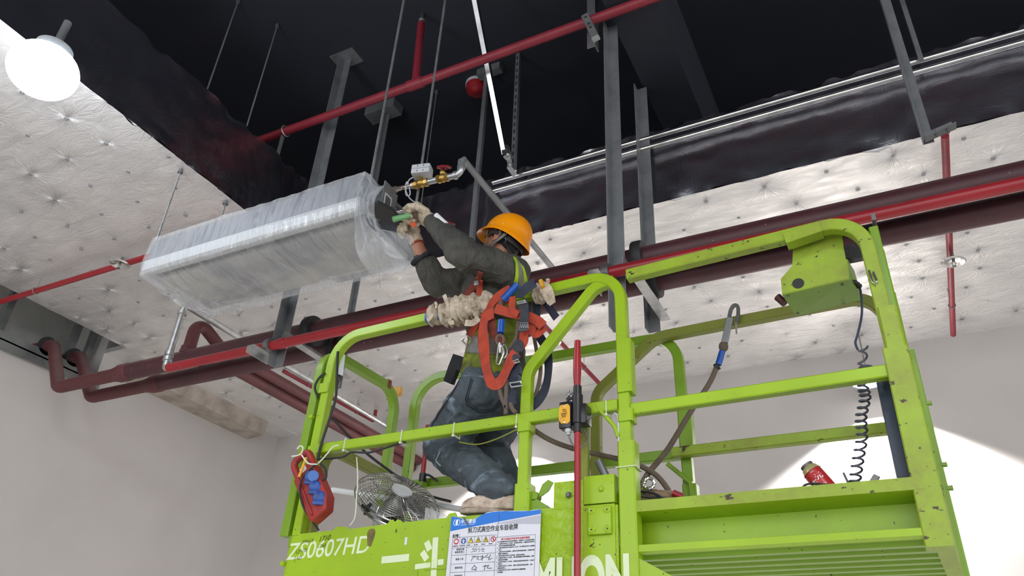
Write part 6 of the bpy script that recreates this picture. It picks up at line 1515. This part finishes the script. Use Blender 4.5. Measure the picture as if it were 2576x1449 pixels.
# coiled control cable
cc_ = thing('coiled_cable', 'dark coiled control cable hanging from the control bracket', 'cable', at(2150, 1215, y=2.86))
YCc = 2.86
st = spline([at(2140, 708, y=YC+0.06), at(2158, 714, y=YCc), at(2166, 740, y=YCc), at(2168, 790, y=YCc), at(2158, 840, y=YCc), at(2152, 862, y=YCc), at(2158, 880, y=YCc)], 8)
MB().tube(st, 0.0045, 8).obj('straight_cable', M['darkblue'], cc_)
k = MB(); k.tube(spline([at(2136, 712, y=YC+0.06), at(2150, 710, y=YC+0.08), at(2162, 720, y=YCc)], 6), 0.009, 8, scale=[1+0.25*math.sin(i*2.2) for i in range(13)]); k.obj('strain_relief', M['black'], cc_)
axis = spline([at(2172, 872, y=YCc), at(2168, 960, y=YCc), at(2176, 1000, y=YCc), at(2166, 1050, y=YCc), at(2168, 1100, y=YCc), at(2158, 1160, y=YCc), at(2150, 1215, y=YCc)], 40)
hx = []; turns = 18; n_ = len(axis)
for i, p in enumerate(axis):
    a = 2*PI*turns*i/n_*1.0; rr = 0.018*(1.0 if i > n_*0.22 else 0.8)
    hx.append(p+V((math.cos(a), math.sin(a), 0))*rr)
hx = spline(hx, 2)
MB().tube(hx, 0.0042, 7).obj('coil', simple('coil_rubber', (0.085, 0.09, 0.12, 1), 0.4), cc_)
# dark manual case at the end gate
a = at(2216, 962, x=0.035); b_ = at(2262, 1205, x=0.03)
xc0 = at(2212, 1000, y=2.80).x; MBx = MB(); MBx.box((xc0, 2.78, 2.43), (0.03, 2.98, 2.79), bev=0.012); mc = MBx.obj('case', M['darkblue']); tag(mc, 'dark blue upright document case fixed inside the right end gate', 'case')
# gas canister, tools, sacking, wrench
def deckpt(x, y, Y): return at(x, y, y=Y)
can = thing('gas_canister', 'small red gas canister leaning on the lift deck edge', 'canister', deckpt(2080, 1225, 2.80))
a, b_ = deckpt(2082, 1232, 2.80), deckpt(2042, 1186, 2.80); dd = (b_-a).normalized(); T = frame_to(a-dd*0.05, b_); Lc = (b_-a).length+0.05
MB().lathe([(0, 0), (0.033, 0), (0.034, 0.005), (0.034, Lc-0.012), (0.030, Lc)], T, 28).obj('body', simple('red_can_print', srgb(176, 38, 44), 0.35), can)
MB().lathe([(0.0345, Lc-0.004), (0.028, Lc+0.014), (0.020, Lc+0.02), (0.02, Lc+0.024), (0.0, Lc+0.024)], T, 28).obj('collar', simple('cream_metal', srgb(190, 180, 130), 0.35, 0.4), can)
MB().lathe([(0.023, Lc+0.012), (0.024, Lc+0.028), (0.010, Lc+0.032), (0.0, Lc+0.034)], T, 14).obj('valve', M['steel_dark'], can)
tz = frame_to(a, b_)
# characters wrapped on the can as a small flat print tangent to its camera side
cn = MB(); fcp = (a+b_)/2; zax = V((0, -1, -0.2)).normalized(); xax = (-dd).cross(zax).normalized()*-1; 
yax = dd; xax = yax.cross(zax).normalized(); zax = xax.cross(yax)
def canM(u, v): 
    p = fcp+xax*0+yax*v+zax*0.0345
    return Matrix(((xax.x, yax.x, zax.x, p.x), (xax.y, yax.y, zax.y, p.y), (xax.z, yax.z, zax.z, p.z), (0, 0, 0, 1))) @ Matrix.Translation((u, 0, 0))
text_mesh('东', 0.026, canM(-0.030, -0.018), None, cn, bold=0.0006); text_mesh('元', 0.026, canM(-0.003, -0.004), None, cn, bold=0.0006); text_mesh('东元气体', 0.008, canM(-0.016, -0.030), None, cn); text_mesh('东元', 0.007, canM(-0.006, 0.026), None, cn)
# push the print on to the cylinder
for v_ in cn.bm.verts:
    q = v_.co-fcp; u_ = q.dot(xax); w_ = q.dot(zax)-0.0345; ang_ = u_/0.034
    v_.co = fcp+yax*q.dot(yax)+xax*math.sin(ang_)*0.0343+zax*math.cos(ang_)*(0.0343+w_)
cn.obj('label_print', M['white_plastic'], can, smooth=False)
k = MB(); k.tube([deckpt(2122, 1190, 2.84), deckpt(2135, 1218, 2.82)], 0.004, 8); o = k.obj('rod_end', M['steel_dark']); tag(o, 'thin dark rod end beside the coiled cable', 'tool')
k = MB(); k.rtube([deckpt(2206, 1197, 2.84), deckpt(2188, 1225, 2.82)], 0.008, 0.022, (0, 1, 0)); o = k.obj('file_handle', M['galv_dull']); tag(o, 'grey flat tool end right of the coiled cable', 'tool')
cable([(2019, 1226), (2028, 1219), (2050, 1217), (2110, 1222)], 0.004, 'black', 'thin_cable', 'thin dark cable lying in front of the gas canister', 2.74)
sk = MB(); 
bm = bmesh.new(); bmesh.ops.create_uvsphere(bm, u_segments=40, v_segments=20, radius=1)
c0_ = deckpt(1650, 1262, 2.92)
for v_ in bm.verts:
    p = v_.co.copy(); k_ = 1+0.18*mnoise.noise(p*2.5)+0.08*mnoise.noise(p*7); v_.co = c0_+V((p.x*0.135*k_, p.y*0.11*k_, max(-0.04, p.z*0.058*k_)-0.02))
sk.add(bm); o = sk.obj('sack', M['burlap']); tag(o, 'brown cloth sack lying behind the thick post of the lift', 'sack')
cable([(1598, 1246), (1640, 1250), (1690, 1256), (1714, 1262)], 0.005, 'steel_dark', 'thin_cable', 'thin dark cable lying over the brown sack', 2.80)
cable([(1598, 1236), (1630, 1238), (1655, 1246), (1675, 1262)], 0.005, 'black', 'thin_cable', 'second dark cable curling over the brown sack', 2.79)
o = MB().tube([deckpt(1694, 1240, 2.83), deckpt(1718, 1250, 2.83)], 0.013, 10).obj('red_grip', M['red']); tag(o, 'red rubber grip lying at the right end of the brown sack', 'tool')
wrn = thing('ring_spanner', 'chrome ring spanner standing out of the sack', 'spanner', deckpt(1615, 1245, 2.80))
wc = deckpt(1632, 1216, 2.79); T = frame_to(wc, wc+V((0.15, -1, 0.1)))
k = MB(); k.tube([T @ V(((0.0205+0.0012*math.cos(12*a))*math.cos(a), (0.0205+0.0012*math.cos(12*a))*math.sin(a), 0)) for a in [2*PI*j/72 for j in range(72)]], 0.0065, 8, closed=True); k.obj('ring', M['chrome'], wrn)
MB().rtube([deckpt(1624, 1229, 2.79), deckpt(1612, 1243, 2.80), deckpt(1604, 1262, 2.84)], 0.010, 0.020, (0, 1, 0), ch=0.003).obj('shank', M['chrome'], wrn)
pp = thing('steel_tube_stub', 'short dark steel tube sticking up behind the box lid', 'tube', deckpt(1527, 1205, 2.80))
a, b_ = deckpt(1506, 1160, 2.80), deckpt(1530, 1210, 2.80)
k = MB(); k.tube([a, b_], 0.0165, 16); k.mark(); k.tube([a+(a-b_)*0.002, a], 0.0130, 16); k.paint(1); k.obj('tube', [M['galv_dull'], M['black']], pp)
# rope lanyard with hook on the far top rail
lan = thing('rope_lanyard', 'grubby rope lanyard with snap hook hung on the far top rail', 'rope', at(1612, 1230, y=3.0))
YL = YF-0.10
hkp = [at(p[0], p[1], y=YL) for p in ((1826, 862), (1830, 825), (1836, 790), (1841, 775), (1848, 768), (1856, 772), (1857, 790), (1853, 812))]
MB().sweep(spline(hkp, 6), [(-0.005, -0.008), (0.005, -0.008), (0.005, 0.008), (-0.005, 0.008)], N=(0, 1, 0)).obj('snap_hook', M['steel_dark'], lan)
MB().rtube([at(1836, 800, y=YL-0.008), at(1823, 862, y=YL-0.008)], 0.014, 0.030, (0, 1, 0)).obj('hook_body', M['galv_dull'], lan)
MB().tube([at(1851, 808, y=YL), at(1853, 840, y=YL)], 0.004, 6).obj('gate', M['galv'], lan)
MB().ball(at(1820, 872, y=YL), (0.022, 0.02, 0.026), 12).obj('rope_eye', M['rope'], lan)
MB().tube([at(1817, 884, y=YL), at(1807, 918, y=YL)], 0.0145, 14).obj('blue_sleeve', M['blue'], lan)
MB().tube([at(1808, 920, y=YL), at(1799, 926, y=YL)], 0.017, 12).obj('sleeve_end', M['black'], lan)
MB().tube(spline([at(1802, 925, y=YL), at(1784, 965, y=YL-0.03), at(1735, 1040, y=YL-0.12), at(1680, 1130, y=YL-0.22), at(1630, 1192, y=2.86), at(1608, 1235, y=2.83)], 10), 0.0115, 12).obj('rope', M['rope'], lan)
cable([(1330, 1072, YN+0.03), (1380, 1105, 2.74), (1440, 1128, 2.78), (1500, 1142, 2.80), (1560, 1156, 2.82), (1610, 1172, 2.84), (1650, 1195, 2.85), (1676, 1225, 2.86), (1690, 1252, 2.88)], 0.0110, 'rope', 'slack_rope', 'grubby rope sagging from the inner post to the sack', 2.8, 'rope')
